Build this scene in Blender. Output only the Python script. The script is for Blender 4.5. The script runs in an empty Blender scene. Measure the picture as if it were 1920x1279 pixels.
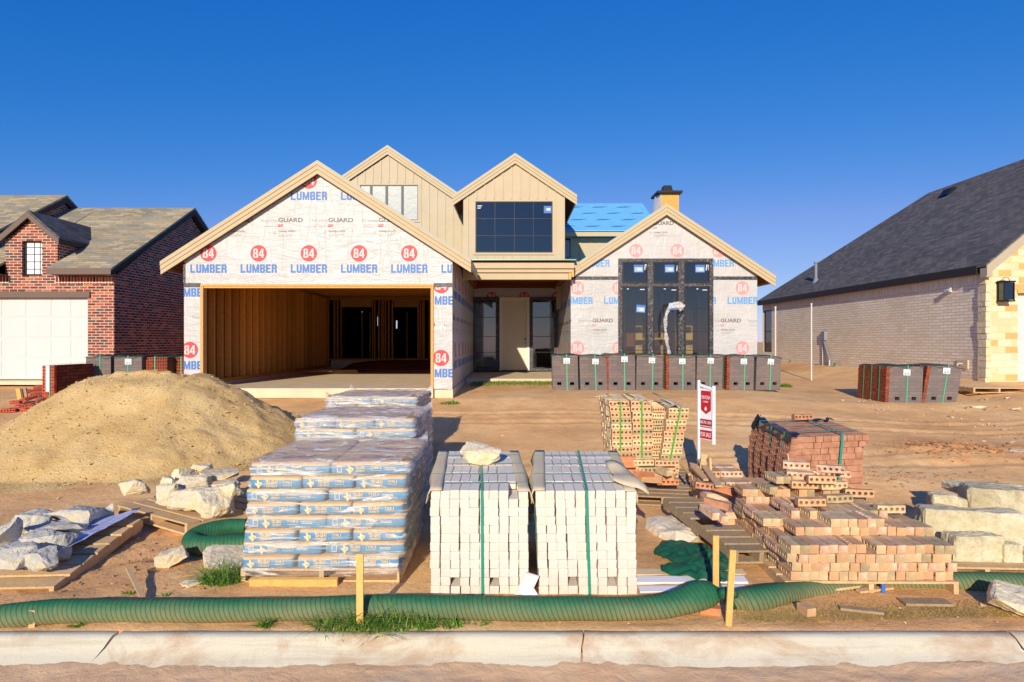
import bpy, bmesh, math, random
import numpy as np
from mathutils import Vector, Matrix, Euler, noise
random.seed(7)
R = math.radians
scene = bpy.context.scene
COL = scene.collection

# ---------------------------------------------------------------- camera, sky, sun
F, CX, CY, CAMZ = 1200.0, 960.0, 639.5, 2.0
cam = bpy.data.objects.new('camera', bpy.data.cameras.new('camera'))
COL.objects.link(cam); scene.camera = cam
cam.location = (0, 0, CAMZ); cam.rotation_euler = (R(90), 0, 0)
cam.data.lens = 22.5; cam.data.sensor_width = 36; cam.data.clip_end = 2000; cam.data.clip_start = .05
SUN_AZ, SUN_EL = R(11.0), R(20.0)
world = bpy.data.worlds.new("World"); scene.world = world; world.use_nodes = True
wn = world.node_tree; wn.nodes.clear()
sky = wn.nodes.new('ShaderNodeTexSky'); sky.sky_type = 'NISHITA'; sky.sun_disc = False
sky.sun_elevation = SUN_EL; sky.sun_rotation = math.pi + SUN_AZ
sky.altitude = 1000; sky.air_density = 1.0; sky.dust_density = 0.15; sky.ozone_density = 3.5
bg = wn.nodes.new('ShaderNodeBackground'); bg.inputs[1].default_value = 0.15
wo = wn.nodes.new('ShaderNodeOutputWorld')
# the deep polarised blue of the photographed sky: same gradient, less red and green
_sp = wn.nodes.new('ShaderNodeSeparateColor'); _cb = wn.nodes.new('ShaderNodeCombineColor'); wn.links.new(sky.outputs[0], _sp.inputs[0])
def _m(op, a, b):
    n = wn.nodes.new('ShaderNodeMath'); n.operation = op
    for i, v in enumerate((a, b)):
        if isinstance(v, float): n.inputs[i].default_value = v
        else: wn.links.new(v, n.inputs[i])
    return n.outputs[0]
wn.links.new(_m('MINIMUM', _m('MULTIPLY', _m('POWER', _sp.outputs[0], 2.6), .085), _m('MULTIPLY', _sp.outputs[0], .40)), _cb.inputs[0])
wn.links.new(_m('MULTIPLY', _m('POWER', _sp.outputs[1], .9), .475), _cb.inputs[1]); wn.links.new(_m('MULTIPLY', _m('POWER', _sp.outputs[2], .5), 1.60), _cb.inputs[2])
wn.links.new(_cb.outputs[0], bg.inputs[0]); wn.links.new(bg.outputs[0], wo.inputs[0])
sun = bpy.data.objects.new('sun', bpy.data.lights.new('sun', 'SUN')); COL.objects.link(sun)
sun.data.energy = 4.1; sun.data.angle = R(0.5); sun.data.color = (1.0, 0.885, 0.69)
sdir = Vector((math.sin(SUN_AZ)*math.cos(SUN_EL), math.cos(SUN_AZ)*math.cos(SUN_EL), -math.sin(SUN_EL)))
sun.rotation_euler = sdir.to_track_quat('-Z', 'Y').to_euler(); sun.location = (-5, -20, 12)
scene.view_settings.view_transform = 'Standard'; scene.view_settings.look = 'None'
scene.view_settings.exposure = 0.32; scene.view_settings.gamma = 1
scene.render.engine = 'CYCLES'
scene.cycles.max_bounces = 7; scene.cycles.transparent_max_bounces = 12
scene.cycles.diffuse_bounces = 4; scene.cycles.caustics_reflective = False; scene.cycles.caustics_refractive = False

# ---------------------------------------------------------------- helpers
def W(px, py, D):
    "the point at depth D seen at photo pixel px, py"
    return Vector(((px-CX)*D/F, D, CAMZ+(CY-py)*D/F))
def sm(t):
    t = max(0., min(1., t)); return t*t*(3-2*t)
def interp(x, xs, ys):
    if x <= xs[0]: return ys[0]
    for i in range(1, len(xs)):
        if x <= xs[i]:
            t = (x-xs[i-1])/(xs[i]-xs[i-1]); return ys[i-1]+t*(ys[i]-ys[i-1])
    return ys[-1]
def lin(c):
    return tuple(((v/255.)/12.92 if v/255. <= .04045 else ((v/255.+.055)/1.055)**2.4) for v in c)
PY = [4.2, 4.32, 4.45, 5, 6, 7.5, 9, 10.5, 12, 13.5, 15.2, 18, 21, 40]
PZ = [-.12, .030, .036, .04, .06, .12, .25, .42, .60, .79, .83, .90, .93, 1.0]
def nz(x, y, z=0.): return noise.noise(Vector((x, y, z)))
def gnd(x, y):
    z = interp(y, PY, PZ)
    z -= .14*sm((x-5)/3)*sm((y-9)/4)*(1-sm((x-9)/2.5))
    z += .16*sm((x-9.3)/2.0)*sm((y-12)/4)
    k = sm((y-4.5)/1.0)*(1-sm((y-14)/2))
    z += k*(.035*nz(x*.45, y*.45, 3)+.02*nz(x*1.3, y*1.3, 8))
    return z
def G(px, py):
    y = 3.5
    while y < 60:
        x = (px-CX)*y/F; z = CAMZ+(CY-py)*y/F
        if z <= gnd(x, y): return Vector((x, y, gnd(x, y)))
        y += .01
    return Vector(((px-CX)*60/F, 60, 1))

def origin(o):
    v = Vector((0, 0, 0))
    while o is not None: v += o.location; o = o.parent
    return v
def tagit(o, label=None, cat=None, group=None, kind=None):
    if label: o['label'] = label
    if cat: o['category'] = cat
    if group: o['group'] = group
    if kind: o['kind'] = kind
    return o
def T(name, loc, label, cat, group=None):
    o = bpy.data.objects.new(name, None); COL.objects.link(o); o.location = loc
    o.empty_display_size = .1
    return tagit(o, label, cat, group)

class MB:
    def __init__(s): s.v = []; s.f = []; s.m = []; s.uv = {}
    def add(s, vs, fs, mi=0):
        b = len(s.v); s.v += [Vector(p) for p in vs]
        for f in fs: s.f.append([b+i for i in f]); s.m.append(mi)
        return s
    def box(s, c, d, rot=None, mi=0):
        c = Vector(c); h = [x/2 for x in d]
        P = [Vector((a*h[0], b*h[1], e*h[2])) for e in (-1, 1) for b in (-1, 1) for a in (-1, 1)]
        if rot is not None: P = [rot @ p for p in P]
        return s.add([c+p for p in P], [(0, 2, 3, 1), (4, 5, 7, 6), (0, 1, 5, 4), (2, 6, 7, 3), (0, 4, 6, 2), (1, 3, 7, 5)], mi)
    def bb(s, x0, x1, y0, y1, z0, z1, mi=0):
        return s.box(((x0+x1)/2, (y0+y1)/2, (z0+z1)/2), (x1-x0, y1-y0, z1-z0), None, mi)
    def beam(s, a, b, w, h, mi=0, up=(0, 0, 1)):
        a = Vector(a); b = Vector(b); d = b-a; L = d.length
        q = d.normalized(); u = Vector(up); x = q.cross(u)
        if x.length < 1e-4: x = q.cross(Vector((0, 1, 0)))
        x.normalize(); z = x.cross(q)
        M = Matrix((x, q, z)).transposed()
        return s.box((a+b)/2, (w, L, h), M, mi)
    def ext(s, poly, vec, mi=0, cap=True):
        n = len(poly); vec = Vector(vec); A = [Vector(p) for p in poly]
        nrm = Vector((0, 0, 0))
        for i in range(n): nrm += A[i].cross(A[(i+1) % n])
        if nrm.dot(vec) > 0: A.reverse()
        fs = [tuple(range(n))] + [tuple(n+i for i in reversed(range(n)))]
        fs += [(i, n+i, n+(i+1) % n, (i+1) % n) for i in range(n)]
        return s.add(A+[p+vec for p in A], fs, mi)
    def tube(s, pts, rad, n=8, mi=0, cap=True, uv=False):
        pts = [Vector(p) for p in pts]
        rad = rad if isinstance(rad, (list, tuple)) else [rad]*len(pts)
        rings = []; L = 0; up = None; b0 = len(s.v)
        for i, p in enumerate(pts):
            t = (pts[min(i+1, len(pts)-1)]-pts[max(i-1, 0)]).normalized()
            if up is None:
                up = Vector((0, 0, 1)) if abs(t.z) < .9 else Vector((0, 1, 0))
            x = t.cross(up).normalized(); up = x.cross(t).normalized()
            if i: L += (p-pts[i-1]).length
            for k in range(n):
                a = 2*math.pi*k/n
                s.v.append(p+(x*math.cos(a)+up*math.sin(a))*rad[i])
            rings.append(L)
        for i in range(len(pts)-1):
            for k in range(n):
                k2 = (k+1) % n
                s.f.append([b0+i*n+k, b0+i*n+k2, b0+(i+1)*n+k2, b0+(i+1)*n+k]); s.m.append(mi)
                if uv: s.uv[len(s.f)-1] = [(rings[i], k/n), (rings[i], (k+1)/n), (rings[i+1], (k+1)/n), (rings[i+1], k/n)]
        if cap:
            s.f.append([b0+k for k in reversed(range(n))]); s.m.append(mi)
            s.f.append([b0+(len(pts)-1)*n+k for k in range(n)]); s.m.append(mi)
        return s
    def grid(s, fn, nu, nv, mi=0):
        b = len(s.v)
        for j in range(nv+1):
            for i in range(nu+1): s.v.append(Vector(fn(i/nu, j/nv)))
        for j in range(nv):
            for i in range(nu):
                a = b+j*(nu+1)+i
                s.f.append([a, a+1, a+nu+2, a+nu+1]); s.m.append(mi)
                s.uv[len(s.f)-1] = [(i/nu, j/nv), ((i+1)/nu, j/nv), ((i+1)/nu, (j+1)/nv), (i/nu, (j+1)/nv)]
        return s
    def merge(s, o, M=None, mi=None):
        b = len(s.v)
        s.v += [(M @ p if M is not None else p.copy()) for p in o.v]
        for f, m in zip(o.f, o.m): s.f.append([b+i for i in f]); s.m.append(m if mi is None else mi)
        return s
    def mesh(s, name, mats, o=Vector((0, 0, 0)), smooth=False):
        me = bpy.data.meshes.new(name)
        me.from_pydata([tuple(p-o) for p in s.v], [], s.f)
        mats = mats if isinstance(mats, (list, tuple)) else [mats]
        for m in mats: me.materials.append(m)
        me.polygons.foreach_set('material_index', s.m)
        if smooth: me.polygons.foreach_set('use_smooth', [True]*len(s.f))
        uvl = me.uv_layers.new(name='UV'); data = []
        for fi, f in enumerate(s.f):
            if fi in s.uv:
                for c in s.uv[fi]: data += c
                continue
            P = [s.v[i] for i in f]; n = Vector((0, 0, 0))
            for i in range(len(P)): n += (P[i]-P[0]).cross(P[(i+1) % len(P)]-P[0])
            if n.length < 1e-12: n = Vector((0, 0, 1))
            n.normalize()
            if abs(n.z) > .98: u = Vector((1, 0, 0)); w = Vector((0, 1, 0))
            else:
                u = Vector((0, 0, 1)).cross(n).normalized(); w = n.cross(u)
            for p in P: data += (p.dot(u), p.dot(w))
        uvl.data.foreach_set('uv', data)
        me.update(); return me
    def build(s, name, mats, parent=None, smooth=False, at=None):
        o0 = origin(parent) if parent is not None else (Vector(at) if at is not None else Vector((0, 0, 0)))
        ob = bpy.data.objects.new(name, s.mesh(name, mats, o0, smooth)); COL.objects.link(ob)
        if parent is not None: ob.parent = parent
        else: ob.location = o0
        return ob
def inst(mesh, name, M, parent=None):
    ob = bpy.data.objects.new(name, mesh); COL.objects.link(ob)
    if parent is not None:
        ob.parent = parent; M = Matrix.Translation(-origin(parent)) @ M
    ob.matrix_basis = M
    return ob
def TM(loc, rot=(0, 0, 0), sc=(1, 1, 1)):
    return Matrix.Translation(loc) @ Euler(rot).to_matrix().to_4x4() @ Matrix.Diagonal((*sc, 1))

# ---------------------------------------------------------------- materials
class NT:
    def __init__(s, name):
        s.mat = bpy.data.materials.new(name); s.mat.use_nodes = True
        s.t = s.mat.node_tree; s.t.nodes.clear()
        s.out = s.n('OutputMaterial')
    def n(s, typ, **kw):
        nd = s.t.nodes.new('ShaderNode'+typ)
        for k, v in kw.items():
            if k.startswith('_'): setattr(nd, k[1:], v)
            else: s.set(nd.inputs[k.replace('__', ' ')], v)
        return nd
    def set(s, inp, v):
        if isinstance(v, bpy.types.NodeSocket): s.t.links.new(v, inp)
        elif isinstance(v, (tuple, list)) and len(v) == 3 and inp.type == 'RGBA': inp.default_value = (*v, 1)
        else: inp.default_value = v
    def coord(s, kind='UV', sc=(1, 1, 1), rot=(0, 0, 0), loc=(0, 0, 0)):
        c = s.n('TexCoord'); m = s.n('Mapping')
        s.t.links.new(c.outputs[kind], m.inputs[0]); m.inputs['Scale'].default_value = sc
        m.inputs['Rotation'].default_value = rot; m.inputs['Location'].default_value = loc
        return m.outputs[0]
    def noise(s, vec, scale, detail=4, rough=.6, dist=0):
        nd = s.n('TexNoise', Scale=scale, Detail=detail, Roughness=rough, Distortion=dist)
        s.t.links.new(vec, nd.inputs['Vector']); return nd.outputs['Fac']
    def ramp(s, fac, stops, interp='LINEAR'):
        r = s.n('ValToRGB'); s.t.links.new(fac, r.inputs[0]); cr = r.color_ramp; cr.interpolation = interp
        while len(cr.elements) < len(stops): cr.elements.new(.5)
        for e, (p, c) in zip(cr.elements, stops):
            e.position = p; e.color = (*c, 1) if isinstance(c, (tuple, list)) else (c, c, c, 1)
        return r.outputs[0]
    def mix(s, fac, a, b, mode='MIX'):
        m = s.n('Mix', _data_type='RGBA', _blend_type=mode)
        s.set(m.inputs[0], fac); s.set(m.inputs[6], a); s.set(m.inputs[7], b); return m.outputs[2]
    def math(s, op, a, b=0., c=None):
        m = s.n('Math', _operation=op); s.set(m.inputs[0], a); s.set(m.inputs[1], b)
        if c is not None: s.set(m.inputs[2], c)
        return m.outputs[0]
    def bump(s, h, strength=.3, dist=.01, prev=None):
        b = s.n('Bump', Strength=strength, Distance=dist); s.t.links.new(h, b.inputs['Height'])
        if prev is not None: s.t.links.new(prev, b.inputs['Normal'])
        return b.outputs[0]
    def prin(s, col, rough=.8, bump=None, spec=.3, metal=0.):
        p = s.n('BsdfPrincipled'); s.set(p.inputs['Base Color'], col); s.set(p.inputs['Roughness'], rough)
        s.set(p.inputs['Metallic'], metal); s.set(p.inputs['Specular IOR Level'], spec)
        if bump is not None: s.t.links.new(bump, p.inputs['Normal'])
        s.t.links.new(p.outputs[0], s.out.inputs[0]); return p
def simple(name, c, rough=.8, var=.18, sc=8, bmp=.15, bsc=60, bd=.004, isl=0., obr=0., c2=None, kind='UV', spec=.3, metal=0., stretch=(1, 1, 1)):
    "base colour c (sRGB), noise variation, optional second colour, random per island / object"
    t = NT(name); v = t.coord(kind, stretch); c = lin(c)
    f = t.ramp(t.noise(v, sc, 5), [(.25, 0), (.75, 1)])
    d = tuple(x*(1-var) for x in c); l = tuple(min(1, x*(1+var)) for x in c)
    if c2 is not None: l = lin(c2)
    col = t.mix(f, d, l)
    if isl:
        g = t.n('NewGeometry'); k = t.math('MULTIPLY_ADD', g.outputs['Random Per Island'], 2*isl, 1-isl)
        col = t.mix(1., col, k, 'MULTIPLY')
    if obr:
        g = t.n('ObjectInfo'); k = t.math('MULTIPLY_ADD', g.outputs['Random'], 2*obr, 1-obr)
        col = t.mix(1., col, k, 'MULTIPLY')
    b = t.bump(t.noise(v, bsc, 4, .65), bmp, bd) if bmp else None
    t.prin(col, rough, b, spec, metal); return t.mat
def brickwall(name, cols, mortar, bw, bh, ms, rough=.85, swap=False, noisec=.1, bumps=.6):
    t = NT(name); v = t.coord('UV', rot=(0, 0, R(90) if swap else 0))
    br = t.n('TexBrick', Scale=1., Color1=(0., 0., 0.), Color2=(1., 1., 1.), Mortar=(0., 0., 0.))
    br.inputs['Mortar Size'].default_value = ms; br.inputs['Mortar Smooth'].default_value = .15
    br.inputs['Brick Width'].default_value = bw; br.inputs['Row Height'].default_value = bh
    br.inputs['Bias'].default_value = 0.
    if swap: br.offset = 0.
    t.t.links.new(v, br.inputs['Vector'])
    n = len(cols); col = t.ramp(br.outputs['Color'], [(i/n, lin(c)) for i, c in enumerate(cols)], 'CONSTANT')
    nn = t.ramp(t.noise(v, 25, 5), [(.2, 1-noisec*2), (.8, 1+noisec)])
    col = t.mix(1., col, nn, 'MULTIPLY')
    big = t.ramp(t.noise(v, .6, 3), [(.3, .88), (.7, 1.06)])
    col = t.mix(1., col, big, 'MULTIPLY')
    col = t.mix(br.outputs['Fac'], col, lin(mortar))
    h = t.math('SUBTRACT', t.math('MULTIPLY', t.noise(v, 60, 4), .3), br.outputs['Fac'])
    t.prin(col, rough, t.bump(h, bumps, .008), .2); return t.mat
def plain(name, c, rough=.7, spec=.3, metal=0.):
    t = NT(name); t.prin(lin(c), rough, None, spec, metal); return t.mat
def glassmat(name, tint, fac, rough=.02, refl=(1, 1, 1)):
    t = NT(name); fr = t.n('Fresnel', IOR=1.5)
    tr = t.n('BsdfTransparent', Color=tint); gl = t.n('BsdfGlossy', Color=refl, Roughness=rough)
    v = t.coord('UV'); b = t.bump(t.noise(v, 1.2, 2), .05, .02); t.t.links.new(b, gl.inputs['Normal'])
    k = t.math('ADD', fr.outputs[0], fac); m = t.n('MixShader'); t.t.links.new(k, m.inputs[0])
    t.t.links.new(tr.outputs[0], m.inputs[1]); t.t.links.new(gl.outputs[0], m.inputs[2])
    t.t.links.new(m.outputs[0], t.out.inputs[0]); return t.mat

def m_ground():
    t = NT('dirt'); v = t.coord('Object')
    a = t.ramp(t.noise(v, .35, 5, .65, .4), [(.3, lin((222, 168, 112))), (.5, lin((238, 188, 130))), (.7, lin((246, 206, 150)))])
    # random darker and lighter mottling over the whole ground
    b = t.ramp(t.noise(v, 1.6, 6, .7), [(.35, .86), (.6, 1.06)])
    col = t.mix(1., a, b, 'MULTIPLY')
    fine = t.ramp(t.noise(v, 38, 5, .85), [(.3, .76), (.6, 1.06)]); col = t.mix(1., col, fine, 'MULTIPLY')
    vor = t.n('TexVoronoi', Scale=38.); t.t.links.new(v, vor.inputs['Vector'])
    pb = t.ramp(vor.outputs['Distance'], [(.0, 1), (.10, 1), (.14, 0)])
    rare = t.ramp(t.noise(v, 7, 2), [(.60, 0), (.66, 1)])
    k = t.math('MULTIPLY', pb, rare); col = t.mix(k, col, lin((222, 196, 160)))
    h = t.math('ADD', t.math('MULTIPLY', t.noise(v, 9, 6, .7), 1.), t.math('MULTIPLY', t.noise(v, 60, 4, .7), .35))
    t.prin(col, .95, t.bump(h, .58, .03), .1); return t.mat
def m_sand():
    t = NT('sand'); v = t.coord('Object')
    col = t.ramp(t.noise(v, 1.4, 6, .65), [(.25, lin((200, 162, 104))), (.45, lin((224, 188, 126))), (.7, lin((242, 210, 150)))])
    fine = t.ramp(t.noise(v, 55, 3, .8), [(.3, .74), (.6, 1.05)]); col = t.mix(1., col, fine, 'MULTIPLY')
    h = t.math('ADD', t.noise(v, 22, 5, .75), t.math('MULTIPLY', t.noise(v, 80, 3, .7), .4))
    t.prin(col, .95, t.bump(h, .8, .035), .1); return t.mat
def m_street():
    t = NT('sandy_street'); v = t.coord('Object')
    col = t.ramp(t.noise(v, 1.1, 6, .65, .6), [(.3, lin((232, 184, 136))), (.55, lin((242, 200, 152))), (.72, lin((222, 198, 168)))])
    h = t.math('ADD', t.noise(v, 7, 5, .6, .5), t.math('MULTIPLY', t.noise(v, 90, 3), .2))
    t.prin(col, .95, t.bump(h, .5, .03), .1); return t.mat
def m_kerb():
    t = NT('kerb_concrete'); v = t.coord('Object')
    st = t.coord('Object', (.5, 6, 6))
    col = t.ramp(t.noise(st, 2.2, 6, .65), [(.3, lin((228, 212, 176))), (.5, lin((246, 234, 200))), (.75, lin((246, 228, 186)))])
    s2 = t.ramp(t.noise(v, 1.3, 5, .7, .5), [(.46, 0), (.6, 1)])
    col = t.mix(t.math('MULTIPLY', s2, .6), col, lin((206, 158, 112)))
    fine = t.ramp(t.noise(v, 90, 3, .8), [(.3, .88), (.6, 1.03)]); col = t.mix(1., col, fine, 'MULTIPLY')
    t.prin(col, .85, t.bump(t.noise(v, 120, 4, .7), .25, .004), .2); return t.mat
def m_wrap():
    t = NT('house_wrap'); v = t.coord('UV')
    st = t.coord('UV', (1., 2.6, 1.), (0, 0, R(-20))); st2 = t.coord('UV', (.8, 2.6, 1.), (0, 0, R(12)))
    col = t.ramp(t.noise(v, 1.1, 4), [(.3, lin((184, 182, 180))), (.7, lin((198, 196, 195)))])
    # staples
    vo = t.n('TexVoronoi', Scale=3.6); t.t.links.new(v, vo.inputs['Vector'])
    d = t.ramp(vo.outputs['Distance'], [(.0, 1), (.035, 1), (.045, 0)])
    col = t.mix(t.math('MULTIPLY', d, .7), col, lin((120, 112, 108)))
    h = t.math('ADD', t.noise(st, 1.1, 4, .5, 1.4), t.math('MULTIPLY', t.noise(st2, 2.2, 3, .5, 1.8), .6))
    # long creases where the sheet is pulled tight
    cr = t.math('ABSOLUTE', t.math('SUBTRACT', t.noise(t.coord('UV', (.5, 2.2, 1.), (0, 0, R(-28))), 1.5, 3, .5, 1.0), .5))
    cr2 = t.math('ABSOLUTE', t.math('SUBTRACT', t.noise(t.coord('UV', (2.0, .5, 1.), (0, 0, R(24))), 1.3, 3, .5, 1.0), .5))
    cre = t.ramp(t.math('MINIMUM', cr, cr2), [(0., 0), (.045, 1)])
    h = t.math('ADD', h, t.math('MULTIPLY', cre, .28))
    t.prin(col, .40, t.bump(h, .55, .028), .4); return t.mat
def m_tape():
    t = NT('black_tape'); v = t.coord('UV')
    f = t.ramp(t.noise(v, 22, 3, .6, 2.), [(.56, 0), (.6, 1)])
    t.prin(t.mix(t.math('MULTIPLY', f, .75), lin((34, 31, 34)), lin((150, 152, 165))), .45, t.bump(t.noise(v, 30, 3), .4, .006), .5); return t.mat
def m_wood(name, c, c2, obr=.12, sc=1., rough=.7):
    t = NT(name); v = t.coord('UV', (30*sc, 1.5*sc, 1)); v1 = t.coord('UV', (1.5*sc, 30*sc, 1))
    o = t.coord('Object', (3, 3, 3))
    f = t.ramp(t.noise(o, 7, 6, .7, 1.5), [(.3, 0), (.7, 1)])
    col = t.mix(f, lin(c), lin(c2))
    g = t.n('NewGeometry'); k = t.math('MULTIPLY_ADD', g.outputs['Random Per Island'], .3, .85)
    col = t.mix(1., col, k, 'MULTIPLY')
    oi = t.n('ObjectInfo'); k = t.math('MULTIPLY_ADD', oi.outputs['Random'], 2*obr, 1-obr)
    col = t.mix(1., col, k, 'MULTIPLY')
    t.prin(col, rough, t.bump(t.noise(o, 40, 4), .2, .004), .25); return t.mat
def m_shingle(name, cols, bh=.14, bw=.3):
    t = NT(name); v = t.coord('UV')
    br = t.n('TexBrick', Scale=1., Color1=(0., 0., 0.), Color2=(1., 1., 1.), Mortar=(0., 0., 0.))
    br.inputs['Mortar Size'].default_value = .006; br.inputs['Mortar Smooth'].default_value = .3
    br.inputs['Brick Width'].default_value = bw; br.inputs['Row Height'].default_value = bh; br.offset = .37
    t.t.links.new(v, br.inputs['Vector']); n = len(cols)
    col = t.ramp(br.outputs['Color'], [(i/n, lin(c)) for i, c in enumerate(cols)], 'CONSTANT')
    col = t.mix(br.outputs['Fac'], col, tuple(x*.45 for x in lin(cols[0])))
    col = t.mix(1., col, t.ramp(t.noise(v, 60, 3), [(.2, .7), (.8, 1.2)]), 'MULTIPLY')
    col = t.mix(1., col, t.ramp(t.noise(v, .8, 3), [(.3, .85), (.7, 1.1)]), 'MULTIPLY')
    h = t.math('SUBTRACT', br.outputs['Color'], br.outputs['Fac'])
    t.prin(col, .95, t.bump(h, .4, .01), .15); return t.mat
def m_stone(name, c1, c2, c3, obr=.08):
    t = NT(name); v = t.coord('Object'); o = t.n('ObjectInfo')
    col = t.ramp(t.noise(v, 3.5, 6, .65, .6), [(.3, lin(c1)), (.5, lin(c2)), (.68, lin(c3))])
    k = t.math('MULTIPLY_ADD', o.outputs['Random'], 2*obr, 1-obr); col = t.mix(1., col, k, 'MULTIPLY')
    col = t.mix(1., col, t.ramp(t.noise(v, 40, 4, .75), [(.25, .78), (.65, 1.06)]), 'MULTIPLY')
    h = t.math('ADD', t.noise(v, 9, 6, .7), t.math('MULTIPLY', t.noise(v, 45, 4), .4))
    t.prin(col, .9, t.bump(h, .7, .02), .2); return t.mat
def m_sock():
    t = NT('wattle_net'); c = t.n('TexCoord'); sx = t.n('SeparateXYZ'); t.t.links.new(c.outputs['UV'], sx.inputs[0])
    u, w = sx.outputs[0], sx.outputs[1]
    ob = t.n('SeparateXYZ'); t.t.links.new(c.outputs['Object'], ob.inputs[0])
    v = t.coord('Object')
    sl = t.math('ADD', u, t.math('MULTIPLY', t.math('SINE', t.math('MULTIPLY', w, 6.283)), .03))
    fr = t.math('FRACT', t.math('DIVIDE', sl, .0335))
    line = t.math('LESS_THAN', fr, .17)
    h = t.math('ADD', ob.outputs[2], t.math('MULTIPLY', t.math('SUBTRACT', t.noise(v, 3, 5, .7), .5), .12))
    # dust and straw soil the lower part of the netting
    d = t.ramp(h, [(.04, 1), (.19, 0)])
    g = t.mix(t.noise(v, 14, 4), lin((12, 88, 62)), lin((36, 128, 88)))
    dd = t.mix(t.noise(v, 30, 4), lin((124, 126, 84)), lin((170, 158, 114)))
    col = t.mix(t.math('MULTIPLY', d, .85), g, dd)
    fine = t.n('TexWave', Scale=90., Distortion=2.); t.t.links.new(v, fine.inputs['Vector'])
    col = t.mix(.25, col, fine.outputs['Color'], 'MULTIPLY')
    col = t.mix(t.math('MULTIPLY', line, .8), col, lin((84, 44, 38)))
    hh = t.math('ADD', t.math('MULTIPLY', t.math('SINE', t.math('MULTIPLY', fr, 3.1416)), 1.), t.math('MULTIPLY', t.noise(v, 60, 3), .3))
    t.prin(col, .7, t.bump(hh, .35, .006), .25); return t.mat
def m_net():
    t = NT('green_net'); v = t.coord('UV', (1, 1, 1)); o = t.coord('Object')
    col = t.mix(t.noise(o, 9, 4), lin((10, 58, 46)), lin((30, 118, 88)))
    col = t.mix(t.ramp(t.noise(o, 5, 5), [(.55, 0), (.7, .6)]), col, lin((110, 108, 66)))
    wv = t.n('TexWave', Scale=60.); t.t.links.new(o, wv.inputs['Vector'])
    t.prin(col, .55, t.bump(wv.outputs['Fac'], .5, .006), .4); return t.mat
def m_film(name, base, streak):
    t = NT(name); v = t.coord('Object', (1.0, 1.6, 9.)); v2 = t.coord('Object', (4, 4, 5))
    f = t.ramp(t.noise(v, 2.2, 5, .6, 1.2), [(.50, 0), (.66, 1)])
    k = t.math('MULTIPLY_ADD', f, streak, base)
    lw = t.n('LayerWeight', Blend=.35); k = t.math('ADD', k, t.math('MULTIPLY', lw.outputs['Facing'], .25))
    tr = t.n('BsdfTransparent', Color=(1, 1, 1)); p = t.n('BsdfPrincipled', Roughness=.13)
    p.inputs['Base Color'].default_value = (.86, .83, .78, 1); p.inputs['Specular IOR Level'].default_value = .9
    h = t.math('ADD', t.noise(v, 3, 4, .6, 1.), t.math('MULTIPLY', t.noise(v2, 3, 4), .5))
    t.t.links.new(t.bump(h, .9, .04), p.inputs['Normal'])
    m = t.n('MixShader'); t.t.links.new(k, m.inputs[0]); t.t.links.new(tr.outputs[0], m.inputs[1]); t.t.links.new(p.outputs[0], m.inputs[2])
    t.t.links.new(m.outputs[0], t.out.inputs[0]); return t.mat
def m_bag():
    t = NT('bag_paper'); v = t.coord('Object'); s = t.n('SeparateXYZ'); t.t.links.new(v, s.inputs[0])
    z = t.math('ADD', s.outputs[2], t.math('MULTIPLY', t.noise(v, 6, 3), .012))
    band = t.math('LESS_THAN', t.math('ABSOLUTE', t.math('ADD', z, .006)), .037)
    col = t.mix(band, lin((218, 180, 132)), lin((84, 144, 186)))
    col = t.mix(1., col, t.ramp(t.noise(v, 12, 4), [(.2, .85), (.8, 1.1)]), 'MULTIPLY')
    t.prin(col, .55, t.bump(t.noise(v, 18, 4, .6, 1.), .35, .012), .35); return t.mat

M = {}
M['ground'] = m_ground(); M['sand'] = m_sand(); M['street'] = m_street(); M['kerb'] = m_kerb()
M['wrap'] = m_wrap(); M['tape'] = m_tape()
M['red'] = plain('print_red', (214, 70, 78), .5); M['blue'] = plain('print_blue', (74, 122, 192), .5)
M['grey'] = plain('print_grey', (120, 116, 116), .5); M['lgrey'] = plain('print_light_grey', (160, 156, 154), .5)
M['palered'] = plain('print_pale_red', (236, 150, 150), .5); M['paleblue'] = plain('print_pale_blue', (98, 156, 212), .5)
M['pwhite'] = plain('print_white', (198, 196, 195), .5)
M['trim'] = simple('tan_trim_paint', (190, 172, 138), .6, .05, 4, .1)
M['siding'] = simple('tan_siding_paint', (190, 174, 145), .65, .05, 3, .1)
M['lumber'] = m_wood('new_lumber', (196, 146, 82), (226, 178, 110))
M['stud'] = m_wood('stud_lumber', (206, 130, 50), (246, 176, 84), .3)  # lightened against the bays: light on the stud edges put into the colour
M['osb'] = m_wood('sheathing_board', (104, 52, 20), (142, 76, 30), .1, 2.)  # darkened for the garage stud bays: their shade put into the colour
M['pallet'] = m_wood('pallet_wood', (188, 152, 110), (220, 188, 142), .12)
M['greywood'] = m_wood('weathered_wood', (140, 120, 96), (178, 156, 124), .12)
M['stake'] = m_wood('stake_wood', (204, 156, 82), (228, 188, 116), .05)
M['concrete'] = simple('slab_concrete', (222, 202, 170), .85, .14, 2.5, .3, 50, .006)
M['whiteconc'] = simple('washed_concrete', (220, 206, 182), .9, .12, 8, .6, 30, .02)
M['blueroof'] = simple('blue_underlayment', (106, 178, 224), .5, .06, 3, .2)
M['bprint'] = plain('underlayment_print', (72, 120, 168), .6)
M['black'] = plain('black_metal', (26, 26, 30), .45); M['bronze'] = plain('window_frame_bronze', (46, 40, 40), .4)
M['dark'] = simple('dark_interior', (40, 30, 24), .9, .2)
M['insul'] = simple('interior_panel', (150, 140, 118), .8, .15, 3)
M['glass'] = glassmat('window_glass', (.78, .82, .80), .03, .03)
M['glassb'] = glassmat('low_e_glass', (.05, .09, .14), .15, .05, (.50, .62, .66))
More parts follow.
